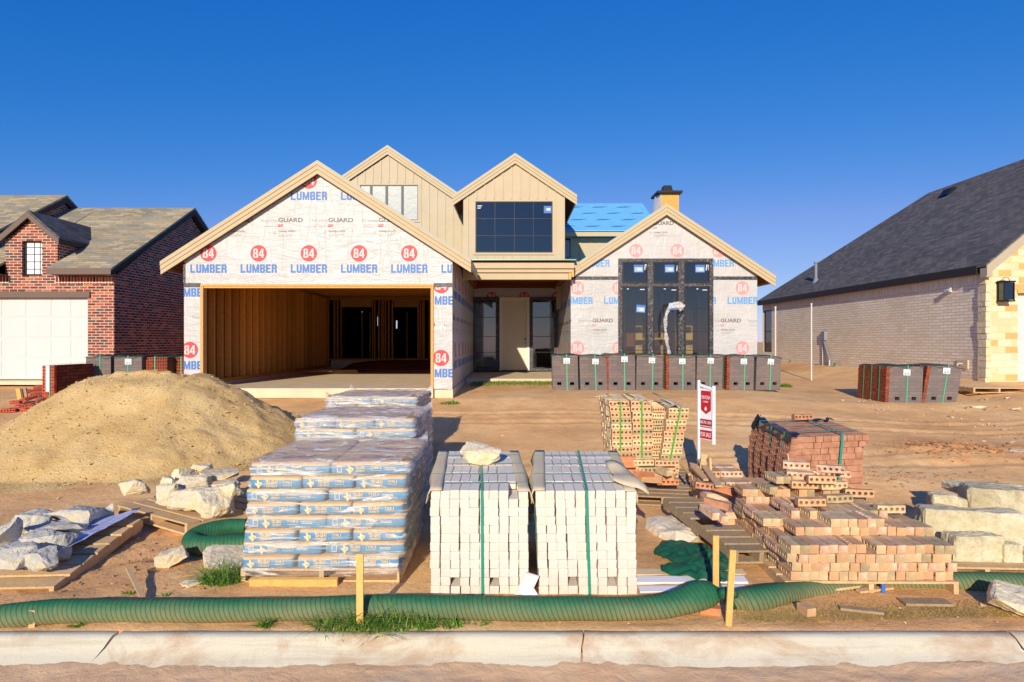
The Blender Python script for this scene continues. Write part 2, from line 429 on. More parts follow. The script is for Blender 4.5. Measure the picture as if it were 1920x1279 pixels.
M['pane'] = simple('glare_painted_pane', (110, 122, 126), .42, .2, 5, .3, 5, .02, spec=.8)  # opaque pane; the glare reflected by the glass is put into its colour
M['sticker'] = plain('sticker_blue', (70, 110, 180), .5); M['stwhite'] = plain('sticker_white', (214, 220, 226), .5)
M['ytape'] = plain('yellow_tape', (214, 206, 130), .5)
M['door'] = simple('door_primer', (228, 216, 190), .5, .03, 3, 0)
M['redbrick'] = brickwall('red_house_brick', [(122, 58, 50), (150, 74, 60), (170, 94, 74), (104, 64, 58), (184, 118, 90), (140, 68, 56), (98, 84, 78)], (206, 184, 168), .215, .073, .0085)
M['redsold'] = brickwall('red_soldier_brick', [(150, 62, 48), (172, 84, 62), (110, 52, 46), (186, 112, 80)], (214, 190, 172), .235, .081, .011, swap=True)
M['whitebrick'] = brickwall('white_house_brick', [(250, 240, 218), (253, 246, 230), (244, 230, 206), (250, 240, 220)], (226, 200, 164), .31, .081, .012, bumps=.9)
M['whitesold'] = brickwall('white_soldier_brick', [(250, 240, 218), (253, 246, 230), (244, 230, 206)], (226, 200, 164), .26, .081, .012, swap=True)
M['quoin'] = brickwall('tan_stone_veneer', [(232, 206, 160), (240, 222, 186), (222, 176, 112), (236, 214, 172), (226, 200, 150)], (222, 204, 172), .33, .17, .012, bumps=1.)
M['shtan'] = m_shingle('tan_shingles', [(168, 156, 128), (188, 172, 140), (148, 142, 124), (178, 158, 124), (158, 152, 134)])
M['shdark'] = m_shingle('charcoal_shingles', [(102, 99, 99), (112, 108, 106), (94, 92, 93), (120, 114, 110), (106, 103, 102)], .115, .24)
M['taupe'] = simple('taupe_fascia', (108, 92, 84), .6, .06, 4, .1); M['dkfascia'] = simple('dark_fascia', (52, 46, 46), .6, .06, 4, .1)
M['gdoor'] = simple('garage_door_white', (204, 203, 203), .5, .03, 2, .05)
M['wbrick'] = simple('white_brick', (222, 211, 198), .85, .09, 24, .6, 55, .006, isl=.05, obr=.05, kind='Object')
M['tbrick'] = simple('tan_brick', (214, 166, 120), .88, .15, 12, .6, 45, .008, isl=.12, obr=.12, kind='Object', c2=(222, 180, 140))
M['ybrick'] = simple('cream_brick', (204, 172, 132), .88, .15, 12, .6, 45, .008, isl=.14, obr=.14, kind='Object', c2=(232, 206, 160))
M['pbrick'] = simple('pink_brick', (204, 146, 108), .88, .12, 16, .7, 40, .01, isl=.1, obr=.1, kind='Object', c2=(236, 210, 180))
M['gybrick'] = simple('greyish_brick', (168, 144, 104), .88, .15, 12, .6, 45, .008, isl=.1, obr=.1, kind='Object', c2=(206, 184, 146))
M['obrick'] = simple('orange_brick', (206, 122, 76), .88, .15, 12, .5, 45, .006, isl=.12, obr=.12, kind='Object', c2=(226, 158, 112))
M['rbrick'] = simple('dusty_red_brick', (174, 116, 88), .88, .15, 10, .5, 45, .006, isl=.12, obr=.12, kind='Object', c2=(204, 152, 122))
M['lbrick'] = simple('bright_red_brick', (176, 74, 54), .88, .12, 12, .5, 45, .006, isl=.14, obr=.14, kind='Object', c2=(196, 104, 80))
M['sbrick'] = simple('red_core_brick', (138, 72, 50), .9, .2, 12, .5, 45, .006, isl=.2, kind='Object')
M['gpack'] = brickwall('grey_pack_face', [(118, 110, 108), (124, 114, 110), (114, 107, 107), (128, 113, 106)], (104, 66, 54), .235, .07, .0022, bumps=.3)
M['brpack'] = brickwall('shade_painted_pack_face', [(120, 62, 44), (134, 72, 50), (108, 54, 40)], (60, 28, 22), .235, .07, .006, bumps=.5)  # red pack's shaded flank: shade put into a browner brick colour
M['gcover'] = simple('dark_green_sheet', (46, 70, 62), .5, .2, 6, .5, 12, .02)
M['strap'] = plain('teal_strap', (38, 142, 122), .35, .5); M['gstrap'] = plain('green_strap', (70, 158, 52), .4, .5)
M['mstrap'] = plain('mint_strap', (62, 176, 132), .4, .5)
M['card'] = simple('grey_cardboard', (206, 190, 160), .85, .08, 5, .2)
M['cardtan'] = simple('brown_cardboard', (150, 96, 58), .85, .1, 5, .2)
M['blackfilm'] = simple('black_film', (22, 24, 34), .25, .3, 8, .8, 14, .02, spec=.8)
M['film'] = m_film('stretch_film', .13, .78); M['film2'] = m_film('cloudy_film', .27, .65)
M['bag'] = m_bag(); M['kraft'] = plain('bag_print_cream', (236, 206, 156), .6)
M['bagred'] = plain('bag_print_magenta', (190, 60, 96), .6); M['bagnavy'] = plain('bag_print_navy', (52, 84, 170), .6)
M['lime'] = m_stone('limestone', (196, 186, 164), (222, 208, 178), (226, 196, 138))
M['greystone'] = m_stone('grey_quarry_stone', (160, 160, 158), (196, 192, 180), (222, 200, 150)); M['limeblk'] = m_stone('limestone_block', (182, 166, 132), (206, 194, 160), (224, 214, 186))
M['rubble'] = m_stone('rubble_concrete', (206, 188, 156), (222, 206, 174), (232, 218, 190))
M['sock'] = m_sock(); M['net'] = m_net()
M['signwhite'] = plain('sign_white', (232, 230, 234), .4); M['signred'] = plain('sign_red', (186, 34, 48), .4)
M['signmaroon'] = plain('sign_maroon', (158, 36, 52), .4)
M['weed'] = simple('weed_leaf', (96, 138, 52), .6, .3, 6, 0, isl=.3, c2=(134, 168, 66)); M['straw'] = simple('straw', (206, 178, 104), .8, .2, 6, 0, isl=.25)
M['grass'] = simple('grass_blade', (92, 122, 52), .6, .3, 6, 0, isl=.35, c2=(140, 150, 72))
M['mullgrey'] = plain('mullion_grey', (84, 84, 88), .5); M['galv'] = plain('galvanised_metal', (160, 166, 172), .4, .5, .6); M['pvc'] = plain('grey_conduit', (206, 204, 204), .5)
M['foil'] = simple('silvery_plastic', (190, 186, 176), .2, .25, 8, .9, 9, .04, spec=.9)
M['clod'] = simple('soil_clod', (182, 132, 90), .95, .25, 10, .5, 30, .01, isl=.25, kind='Object')
M['pebble'] = simple('pebble', (200, 176, 146), .9, .2, 10, .3, isl=.3, kind='Object')

# ---------------------------------------------------------------- lettering
_bank = {}
def glyphs(body, size=1., bold=0., sx=1., shear=0., space=1.):
    "triangles of a word, centred on 0,0"
    key = (body, size, bold, sx, shear, space)
    if key in _bank: return _bank[key]
    cu = bpy.data.curves.new('lettering', 'FONT'); cu.body = body; cu.size = size; cu.offset = bold; cu.shear = shear
    cu.space_character = space; cu.resolution_u = 3; cu.fill_mode = 'FRONT'
    ob = bpy.data.objects.new('lettering', cu); COL.objects.link(ob); bpy.context.view_layer.update()
    me = bpy.data.meshes.new_from_object(ob.evaluated_get(bpy.context.evaluated_depsgraph_get()))
    me.calc_loop_triangles()
    V = [(v.co.x*sx, v.co.y) for v in me.vertices]
    tris = [[V[i] for i in t.vertices] for t in me.loop_triangles]
    bpy.data.objects.remove(ob); bpy.data.curves.remove(cu); bpy.data.meshes.remove(me)
    xs = [p[0] for t in tris for p in t]; ys = [p[1] for t in tris for p in t]
    cx, cy = (min(xs)+max(xs))/2, (min(ys)+max(ys))/2
    tris = [[(p[0]-cx, p[1]-cy) for p in t] for t in tris]
    _bank[key] = (tris, max(xs)-min(xs), max(ys)-min(ys)); return _bank[key]
def fit(body, w, h, bold=0., shear=0., space=1.):
    "a word scaled to exactly w by h"
    tr, gw, gh = glyphs(body, 1., bold, 1., shear, space)
    return [[(p[0]*w/gw, p[1]*h/gh) for p in t] for t in tr]
def disc(r, n=20):
    return [[(0, 0), (r*math.cos(2*math.pi*i/n), r*math.sin(2*math.pi*i/n)), (r*math.cos(2*math.pi*(i+1)/n), r*math.sin(2*math.pi*(i+1)/n))] for i in range(n)]
BLK = {'L': [(0, 0, .34, 1), (.34, 0, 1, .2)], 'U': [(0, .1, .34, 1), (.66, .1, 1, 1), (.1, 0, .9, .1), (.34, .1, .66, .2)],
 'B': [(0, 0, .34, 1), (.34, .82, .9, 1), (.34, .42, .88, .60), (.34, 0, .9, .18), (.66, .58, 1, .86), (.66, .16, 1, .44)],
 'E': [(0, 0, .36, 1), (.36, .82, 1, 1), (.36, .42, .88, .60), (.36, 0, 1, .18)],
 'R': [(0, 0, .34, 1), (.34, .82, .9, 1), (.34, .44, .88, .60), (.66, .58, 1, .86), (.66, 0, 1, .44)],
 '8': [(.0, .06, .36, .46), (.64, .06, 1, .46), (.06, .54, .38, .95), (.62, .54, .94, .95), (.12, 0, .88, .13), (.2, .43, .8, .57), (.16, .87, .84, 1)],
 '4': [(.52, 0, .86, 1), (0, .2, 1, .36)]}
def block(word, w, h, gap=.16, wide={'M': 1.35}):
    "heavy condensed lettering built from bars"
    ws = [wide.get(c, 1.) for c in word]; tot = sum(ws)+gap*(len(word)-1); k = w/tot; x = -w/2; out = []
    for c, cw in zip(word, ws):
        if c == 'M':
            P = [[(0, 0), (.25, 0), (.25, 1), (0, 1)], [(.75, 0), (1, 0), (1, 1), (.75, 1)], [(.25, 1), (.25, .55), (.42, 0), (.5, 0), (.5, .35)], [(.75, 1), (.5, .35), (.5, 0), (.58, 0), (.75, .55)]]
        else:
            P = [[(a, b), (d, b), (d, e), (a, e)] for a, b, d, e in BLK[c]]
            if c == '4': P.append([(0, .36), (0, .46), (.52, 1), (.52, .72), (.26, .36)])
        for q in P: out.append([(x+p[0]*cw*k, (p[1]-.5)*h) for p in q])
        x += (cw+gap)*k
    return out
def rect2(w, h): return [[(-w/2, -h/2), (w/2, -h/2), (w/2, h/2), (-w/2, h/2)]]
def clip(poly, cv):
    out = poly
    for i in range(len(cv)):
        a, b = cv[i], cv[(i+1) % len(cv)]; inp = out; out = []
        if not inp: return []
        ex, ey = b[0]-a[0], b[1]-a[1]
        side = lambda p: ex*(p[1]-a[1])-ey*(p[0]-a[0])
        for j in range(len(inp)):
            p, q = inp[j], inp[(j+1) % len(inp)]; sp, sq = side(p), side(q)
            if sp >= 0: out.append(p)
            if (sp >= 0) != (sq >= 0):
                t = sp/(sp-sq); out.append((p[0]+t*(q[0]-p[0]), p[1]+t*(q[1]-p[1])))
    return out
def ccw(p):
    a = sum(p[i][0]*p[(i+1) % len(p)][1]-p[(i+1) % len(p)][0]*p[i][1] for i in range(len(p)))
    return p if a > 0 else p[::-1]
def stamp(mb, tris, at, O, U, V, N, off, mi, cv=None):
    O = Vector(O); U = Vector(U); V = Vector(V); N = Vector(N)
    for k_, t in enumerate(tris):
        if len(t) > 3: off += .00025 if k_ else 0
        q = [(p[0]+at[0], p[1]+at[1]) for p in t]
        if cv is not None:
            q = clip(q, cv)
            if len(q) < 3: continue
        mb.add([O+U*p[0]+V*p[1]+N*off for p in q], [tuple(range(len(q)))], mi)
# wrap print set: materials 0 wrap, 1 red, 2 blue, 3 grey, 4 light grey, 5 wrap white
def wrap_sheet(mb, O, U, N, poly, P0, th=.1, text_ok=True, cell=(1.07, 1.55), half=.57):
    "one convex sheet of printed wrap: poly in (u, z), P0 = centre of one round mark in (u, z)"
    V = Vector((0, 0, 1)); O = Vector(O); U = Vector(U); N = Vector(N); poly = ccw(poly)
    mb.ext([O+U*p[0]+V*p[1] for p in poly], -N*th, 0)
    us = [p[0] for p in poly]; vs = [p[1] for p in poly]
    x = sum(us)/len(us); y = sum(vs)/len(vs)
    cv = [(p[0]+(x-p[0])*.004, p[1]+(y-p[1])*.004) for p in poly]
    i0, i1 = int((min(us)-P0[0])/cell[0])-2, int((max(us)-P0[0])/cell[0])+2
    j0, j1 = int((min(vs)-P0[1])/cell[1])-2, int((max(vs)-P0[1])/cell[1])+2
    for i in range(i0, i1+1):
        for j in range(j0, j1+1):
            a, b = P0[0]+i*cell[0], P0[1]+j*cell[1]
            stamp(mb, disc(.175), (a, b), O, U, V, N, .003, 1, cv)
            stamp(mb, block('84', .235, .195), (a, b), O, U, V, N, .0055, 5, cv)
            stamp(mb, block('LUMBER', .77, .18, .18), (a, b-.325), O, U, V, N, .003, 2, cv)
            c = a-half; d = b+.70
            stamp(mb, fit('home', .34, .085, .004), (c-.27, d+.005), O, U, V, N, .003, 4, cv)
            stamp(mb, fit('GUARD', .53, .10, .035), (c+.18, d+.01), O, U, V, N, .003, 3, cv)
            stamp(mb, fit('ox', .12, .065, .03, .3), (c-.03, d-.11), O, U, V, N, .003, 1, cv)
            stamp(mb, fit('oxep.com', .36, .055, .015), (c+.1, d-.24), O, U, V, N, .003, 3, cv)
            stamp(mb, rect2(.36, .008), (c-.22, d-.125), O, U, V, N, .003, 4, cv)
            for q, wd in ((.29, .34), (.315, .30), (.34, .2)): stamp(mb, rect2(wd, .007), (c+.1-(.36-wd)/2, d-q), O, U, V, N, .003, 4, cv)
            ring = disc(.032, 10); stamp(mb, ring, (c-.16, d-.25), O, U, V, N, .003, 4, cv)
            stamp(mb, disc(.02, 8), (c-.16, d-.25), O, U, V, N, .005, 5, cv)
WR = [M['wrap'], M['red'], M['blue'], M['grey'], M['lgrey'], M['pwhite']]
WRP = [M['wrap'], M['palered'], M['paleblue'], M['grey'], M['lgrey'], M['pwhite']]

# ---------------------------------------------------------------- ground, street, kerb
def spread(dense0, dense1, step, lo, hi):
    a = list(np.arange(dense0, dense1+1e-6, step)); d = step; x = dense1
    while x < hi: d *= 1.35; x += d; a.append(x)
    d = step; x = dense0
    while x > lo: d *= 1.35; x -= d; a.insert(0, x)
    return a
def bumps(x, y):
    z = 0
    # disturbed earth beside the left pallets, track marks, clod field on the right
    k = math.exp(-((x+3.6)**2/2.5+(y-5.9)**2/1.1)); z += k*.035*nz(x*6, y*6, 4)
    k = math.exp(-((x-6.6)**2/.9+(y-9.7)**2/.25)); z += k*(.05+.09*abs(nz(x*7, y*7, 5)))
    k = math.exp(-((x-4.9)**2/.8+(y-8.3)**2/.15)); z += k*(.03+.05*abs(nz(x*8, y*8, 5)))
    k = sm((4.62-y)/.15); z += k*(.018*nz(x*1.3, y*2, 6)+.010*nz(x*5, y*5, 6))
    for y0_, a_ in ((8.7, .10), (9.25, .10), (11.4, -.05), (12.1, -.05)):
        q_ = (y-y0_-a_*(x-2)-.12*math.sin(x*.7))/.10
        if abs(q_) < 3 and x > -2.5: z -= .022*math.exp(-q_*q_)*(.7+.3*math.sin(x*22))-.010*math.exp(-(abs(q_)-1.7)**2*2)
    z += .008*nz(x*7, y*7, 2)+.004*nz(x*19, y*19, 2)
    return z
xs = spread(-9.5, 11.5, .065, -160, 160); ys = spread(4.3, 14.5, .065, 4.2, 400); ys = [y for y in ys if y > 4.2]
mb = MB(); nx = len(xs); inside = lambda x, y: -14 < x < 14 and y < 24
for y in ys:
    for x in xs: mb.v.append(Vector((x, y, gnd(x, y)+(bumps(x, y) if inside(x, y) else 0))))
for j in range(len(ys)-1):
    for i in range(nx-1):
        a = j*nx+i; mb.f.append([a, a+1, a+nx+1, a+nx]); mb.m.append(0)
def fastmesh(name, v, f, mats, smooth=True):
    me = bpy.data.meshes.new(name); me.from_pydata([tuple(p) for p in v], [], f)
    for m in mats: me.materials.append(m)
    me.polygons.foreach_set('use_smooth', [smooth]*len(f)); me.update()
    ob = bpy.data.objects.new(name, me); COL.objects.link(ob); return ob
tagit(fastmesh('ground', mb.v, mb.f, [M['ground']]), kind='structure')
xs2 = spread(-5, 5, .04, -160, 160); ys2 = [-60, -20, -6, -2, 0, 1.5, 2.5]+list(np.arange(3.0, 4.2, .035)); mb = MB(); nx = len(xs2)
for y in ys2:
    for x in xs2:
        z = -.045
        if 3 < y and abs(x) < 6:
            z += .012*nz(x*1.4, y*2.5, 1)+.012*abs(nz(x*4+.5*nz(x, y, 9), y*9, 3))+.006*nz(x*14, y*14, 1)
            z += .02*sm((y-3.9)/.12)*max(0, nz(x*.9, 2, 5)+.1)
        mb.v.append(Vector((x, y, z)))
for j in range(len(ys2)-1):
    for i in range(nx-1):
        a = j*nx+i; mb.f.append([a, a+1, a+nx+1, a+nx]); mb.m.append(0)
tagit(fastmesh('street', mb.v, mb.f, [M['street']]), kind='structure')
# rolled kerb cast in lengths with open joints
prof = [(4.345, -.2), (4.345, .028), (4.335, .036), (4.27, .036), (4.24, .028), (4.17, -.002), (4.10, -.026), (4.04, -.036), (3.99, -.05), (3.99, -.2)]
mb = MB(); joints = [-60, -40, -22, -15, -9, -2.66, .455, 3.33, 7, 11, 16, 24, 40, 60]
for a, b in zip(joints[:-1], joints[1:]):
    n = max(2, int((b-a)/.12)) if abs(a) < 10 else 3; b0 = len(mb.v); g = .006
    for i in range(n+1):
        t = i/n
        for k, (y, z) in enumerate(prof):
            sk = .06*(y-4.15) if a > -9 else 0
            x = (a+g)+(b-a-2*g)*t+sk*2
            e = .004*nz(x*3, y*6, 2)+(.006*nz(x*25, y*25, 1) if i in (0, n) else 0)
            mb.v.append(Vector((x+(e*2 if i in (0, n) else 0), y, z+e)))
    K = len(prof)
    for i in range(n):
        for k in range(K-1):
            p = b0+i*K+k; mb.f.append([p, p+K, p+K+1, p+1]); mb.m.append(0)
    mb.f.append([b0+k for k in range(K)]); mb.m.append(0); mb.f.append([b0+n*K+k for k in reversed(range(K))]); mb.m.append(0)
o = fastmesh('kerb', mb.v, mb.f, [M['kerb']], True)
md = o.modifiers.new('edge', 'EDGE_SPLIT'); md.split_angle = R(50)
tagit(o, kind='structure')

# ---------------------------------------------------------------- house pieces
def strips(mb, pts_top, w, y0, y1, mi=0):
    "board following a pitched line: pts_top [(x,z),...] extruded y0..y1, vertical depth w"
    for (x0, z0), (x1, z1) in zip(pts_top[:-1], pts_top[1:]):
        mb.ext([(x0, y0, z0), (x1, y0, z1), (x1, y0, z1-w), (x0, y0, z0-w)], (0, y1-y0, 0), mi)
def gable(parent, xc, zpk, xl, xr, sl, yf, yb, fw=.27, roofmat=None, laps=3, soff=None, rmat=None, th=.13, cut=None):
    zl = zpk-sl*(xc-xl); zr = zpk-sl*(xr-xc); line = [(xl, zl), (xc, zpk), (xr, zr)]
    mb = MB(); h = fw/laps
    for k in range(laps):
        strips(mb, [(x, z-k*h-.004*k) for x, z in line], h-.002, yf+.014*k, yf+.06)
    mb.bb(xl, xl+.03, yf+.061, yb, zl-th-.05, zl-.004); mb.bb(xr-.03, xr, yf+.061, cut[1] if cut else yb, zr-th-.05, zr-.004)
    mb.build('rake_board', rmat or M['trim'], parent)
    def slab(z0, w, y0, d=0.):
        f = lambda x: zpk-sl*abs(x-xc)+z0
        if cut is None: strips(mb, [(xl-d, f(xl-d)), (xc, f(xc)), (xr+d, f(xr+d))], w, y0, yb)
        else:
            strips(mb, [(xl-d, f(xl-d)), (xc, f(xc)), (cut[0], f(cut[0]))], w, y0, yb); strips(mb, [(cut[0]+.001, f(cut[0]+.001)), (xr+d, f(xr+d))], w, y0, cut[1])
    mb = MB(); slab(.012, .014, yf+.03, .005)
    mb.build('roof', roofmat or M['blueroof'], parent)
    mb = MB(); slab(-.004, th, yf+.062, -.032)
    mb.build('roof_deck', soff or M['osb'], parent)
def window(parent, x0, x1, z0, z1, y, frame=.05, mull=(), munt=(), hor=(), glass=None, fm=None, depth=.06, mw=.05, name='window', tape=0., munw=.008, tapemat=None):
    "frame proud of y (towards -y); mull = x of thick bars, munt = x of thin bars, hor = z of thin bars"
    g = .012; fm = fm or M['bronze']; mb = MB()
    for a, b, c, d in ((x0, x0+frame, z0, z1), (x1-frame, x1, z0, z1), (x0+frame, x1-frame, z0, z0+frame), (x0+frame, x1-frame, z1-frame, z1)):
        mb.bb(a, b, y-depth, y, c, d)
    for x in mull: mb.bb(x-mw/2, x+mw/2, y-depth+.002, y-.002, z0+frame, z1-frame)
    for x in munt: mb.bb(x-munw/2, x+munw/2, y-depth*.5-g, y-depth*.5+g, z0+frame, z1-frame)
    for z in hor: mb.bb(x0+frame, x1-frame, y-depth*.5-g+.002, y-depth*.5+g-.002, z-munw/2, z+munw/2)
    w = mb.build(name, fm, parent)
    mb = MB(); mb.bb(x0+frame*.8, x1-frame*.8, y-depth*.5-.003, y-depth*.5+.003, z0+frame*.8, z1-frame*.8)
    mb.build('pane', glass or M['glass'], w)
    return w
def batten_wall(parent, x0, x1, z0, y, top, holes=(), step=.225, th=.1, name='siding'):
    "board and batten wall, top(x) = height; holes = (x0,x1,z0,z1)"
    mb = MB(); xsb = sorted(set([x0, x1]+[h[0] for h in holes]+[h[1] for h in holes]+([XC_] if (XC_ := getattr(top, 'xc', None)) and x0 < XC_ < x1 else [])))
    for a, b in zip(xsb[:-1], xsb[1:]):
        hs = [h for h in holes if h[0] <= a+1e-6 and h[1] >= b-1e-6]
        if hs:
            h = hs[0]
            mb.ext([(a, y, z0), (b, y, z0), (b, y, h[2]), (a, y, h[2])], (0, th, 0))
            mb.ext([(a, y, h[3]), (b, y, h[3]), (b, y, top(b)), (a, y, top(a))], (0, th, 0))
        else: mb.ext([(a, y, z0), (b, y, z0), (b, y, top(b)), (a, y, top(a))], (0, th, 0))
    x = x0+step*.5
    while x < x1-.02:
        segs = [(z0, top(x)-.02)]
        for h in holes:
            if h[0]-.06 < x < h[1]+.06: segs = [(z0, h[2]-.07), (h[3]+.07, top(x)-.02)]
        for a, b in segs:
            if b > a: mb.bb(x-.022, x+.022, y-.018, y-.0005, a, b)
        x += step
    for h in holes:
        e = .055
        for a, b, c, d in ((h[0]-e, h[0], h[2]-e, h[3]+e), (h[1], h[1]+e, h[2]-e, h[3]+e), (h[0], h[1], h[2]-e, h[2]), (h[0], h[1], h[3], h[3]+e)):
            mb.bb(a, b, y-.026, y-.0008, c, d)
    return mb.build(name, M['siding'], parent)

# ================================================================ the unfinished house
H = T('unfinished_house', (-4, 16, 1), 'unfinished two-storey house wrapped in printed white sheeting with an open timber garage', 'house')
YG = 13.64
XL, XR = -6.99, -1.27; OX0, OX1, OZ = -6.57, -1.73, 3.13; zb = .97
mb = MB(); O = (0, YG, 0); U = (1, 0, 0); N = (0, -1, 0)
pk = 5.81-.25; sl = .6435; gx = -4.11
def gz(x): return pk-sl*abs(x-gx)
zsheet = 3.19
# upper gable sheet, then the two side strips
wrap_sheet(mb, O, U, N, [(XL, zsheet), (XR, zsheet), (XR, gz(XR)), (gx, gz(gx)), (XL, gz(XL))], ((579-960)/88, 2+164.5/88))
wrap_sheet(mb, O, U, N, [(XL, .98), (OX0-.06, .98), (OX0-.06, zsheet-.003), (XL, zsheet-.003)], ((356-960)/88, 3.36))
wrap_sheet(mb, O, U, N, [(OX1+.06, .98), (XR, .98), (XR, zsheet-.003), (OX1+.06, zsheet-.003)], ((827-960)/88, 1.64))
# right flank seen obliquely, facing +x
mb2 = MB(); wrap_sheet(mb2, (XR, 0, 0), (0, 1, 0), (1, 0, 0), [(YG+.002, .97), (21.05, .97), (21.05, 3.78), (YG+.002, 3.78)], (14.35, 3.35))
gw = mb.build('wrapped_gable_wall', WR, H); mb2.build('wrapped_flank_wall', WR, H)
for q in ((XL, OX0-.062, YG-.012, YG-.0062, 3.15, 3.235), (OX1+.062, XR+.01, YG-.012, YG-.0062, 3.15, 3.235), (XL-.012, XL+.03, YG-.013, YG-.0066, 3.236, 3.66)):
    mb = MB(); mb.bb(*q); mb.build('seam_tape', M['tape'], gw)
# garage opening frame of new lumber
mb = MB(); fy0, fy1 = YG-.03, YG+.14
mb.bb(OX0-.06, OX0, fy0, fy1, .96, OZ+.04); mb.bb(OX1, OX1+.06, fy0, fy1, .86, OZ+.04); mb.bb(OX0-.06, OX1+.06, fy0-.002, fy1, OZ+.041, OZ+.08)
mb.bb(OX0, OX1, fy0+.02, fy1, OZ, OZ+.04)
mb.build('opening_frame', M['lumber'], H)
# slab, stem wall
mb = MB(); mb.bb(OX0-.06, OX1+.06, YG-.13, 23.6, .80, 1.0); mb.bb(XL, OX0-.062, YG+.0, 23.6, .7, .965); mb.bb(OX1+.061, XR+.01, YG-.01, 21.05, .55, .965)
mb.build('garage_slab', M['concrete'], H)
# framing of the garage: left wall studs, back wall, joists
LWX = -6.62
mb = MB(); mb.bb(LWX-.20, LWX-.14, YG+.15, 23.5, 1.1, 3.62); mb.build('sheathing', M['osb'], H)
fr = MB(); fr.bb(LWX-.139, LWX, YG+.15, 23.5, 1.06, 1.14); fr.bb(LWX-.139, LWX, YG+.15, 23.5, 3.54, 3.62)
fr.bb(-6.8, -1.35, 23.36, 23.5, 1.29, 1.36); fr.bb(-6.8, -1.35, 23.36, 23.5, 3.5, 3.62)
fr = fr.build('wall_plate', M['stud'], H)
k = 0; y = YG+.2
while y < 23.3:
    mb = MB(); mb.bb(LWX-.138, LWX-.002, y, y+.038, 1.141, 3.539); mb.build('stud', M['stud'], H); y += .406
curb = MB(); curb.bb(LWX-.2, LWX+.02, YG+.16, 23.5, 1.0, 1.06); curb.bb(-6.6, -1.35, 23.3, 23.5, 1.0, 1.29); curb.build('stem_curb', M['concrete'], H)
def bk(px, py): return (px-960)*23.4/F, 2+(639.5-py)*23.4/F
for a in (627, 633, 640, 699, 703, 711, 716, 719, 723, 729, 736, 784, 788, 792, 795, 805, 812):
    x, _ = bk(a, 0); mb = MB(); mb.bb(x-.019, x+.019, 23.362, 23.498, 1.361, 3.499); mb.build('stud', M['stud'], H)
for (a, b) in ((641, 697), (739, 784)):
    x0, zt = bk(a, 561); x1, z1 = bk(b, 576); mb = MB(); mb.bb(x0, x1, 23.35, 23.49, z1, zt); mb.build('door_header', M['lumber'], H)
for a in (654, 667, 682, 754, 770):
    x, z1 = bk(a, 561); mb = MB(); mb.bb(x-.019, x+.019, 23.363, 23.497, z1+.002, 3.499); mb.build('stud', M['stud'], H)
for a in (655, 671, 688, 746):
    x, z1 = bk(a, 577); mb = MB(); mb.bb(x-.019, x+.019, 25.4, 25.53, 1.3, z1-.05); mb.build('stud', M['stud'], H)
y = YG+.35; mb = MB()
while y < 23.4: mb.bb(-6.8, -1.38, y, y+.038, 3.63, 3.86); y += .406
mb.build('ceiling_joists', M['stud'], H)
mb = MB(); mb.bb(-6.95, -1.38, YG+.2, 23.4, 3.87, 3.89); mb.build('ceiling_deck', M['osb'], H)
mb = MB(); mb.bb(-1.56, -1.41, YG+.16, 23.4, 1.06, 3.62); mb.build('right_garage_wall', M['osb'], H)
# rooms behind: rear wall with window gaps to daylight
mb = MB(); yw = 33; holes = [((650, 583), (654, 628)), ((682, 590), (687, 624)), ((707, 594), (711, 611)), ((742, 601), (745, 616))]
xs_ = [-14.0]; 
for (a, b), (c, d) in holes:
    x0 = (a-960)*yw/F; x1 = (c-960)*yw/F; zt = 2+(639.5-b)*yw/F; z0 = 2+(639.5-d)*yw/F
    mb.bb(xs_[-1], x0, yw, yw+.1, .9, 5.2); mb.bb(x0, x1, yw, yw+.1, zt, 5.2); mb.bb(x0, x1, yw, yw+.1, .9, z0); xs_.append(x1)
mb.bb(xs_[-1], 6.34, yw, yw+.1, .9, 5.2); mb.bb(-14, -7, 23.6, 23.7, .9, 5.2); mb.bb(-7.1, -7.0, 23.6, 33, .9, 5.2); mb.bb(6.2, 6.3, 21.3, 33, .9, 5.2)
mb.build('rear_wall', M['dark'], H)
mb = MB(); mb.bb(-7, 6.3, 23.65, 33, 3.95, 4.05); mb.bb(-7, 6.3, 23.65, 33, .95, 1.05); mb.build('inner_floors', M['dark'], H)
# garage roof
gable(H, -4.11, 5.81, -7.42, -.865, .6435, 13.48, 21.4, cut=(-1.27, 16.05))
# ---- rear batten gable (upper storey)
xc2, zp2, s2, y2 = -3.59, 7.636, .675, 18.5
def top2(x): return zp2-.27-s2*abs(x-xc2)
top2.xc = xc2
wx0, wx1, wz0, wz1 = (675-960)/64.9, (784-960)/64.9, 2+226.5/64.9, 2+292.5/64.9
batten_wall(H, -6.0, -1.28, 3.95, y2, top2, [(wx0, wx1, wz0, wz1)], .232)
window(H, wx0, wx1, wz0, wz1, y2+.03, .02, mull=[(p-960)/64.9 for p in (696, 725, 754.5)], glass=M['pane'], fm=M['mullgrey'], mw=.07, depth=.05)
gable(H, xc2, zp2, -6.35, -.75, s2, 18.4, 30, .25, laps=3)
mb = MB(); mb.bb(-6.1, -6.0, 18.5, 30, 3.95, 5.6); mb.bb(-1.3, -1.2, 18.7, 30, 3.9, 6.0); mb.bb(-6.1, -1.2, 29.9, 30, 4, 5.6); mb.build('upper_side_wall', M['siding'], H)
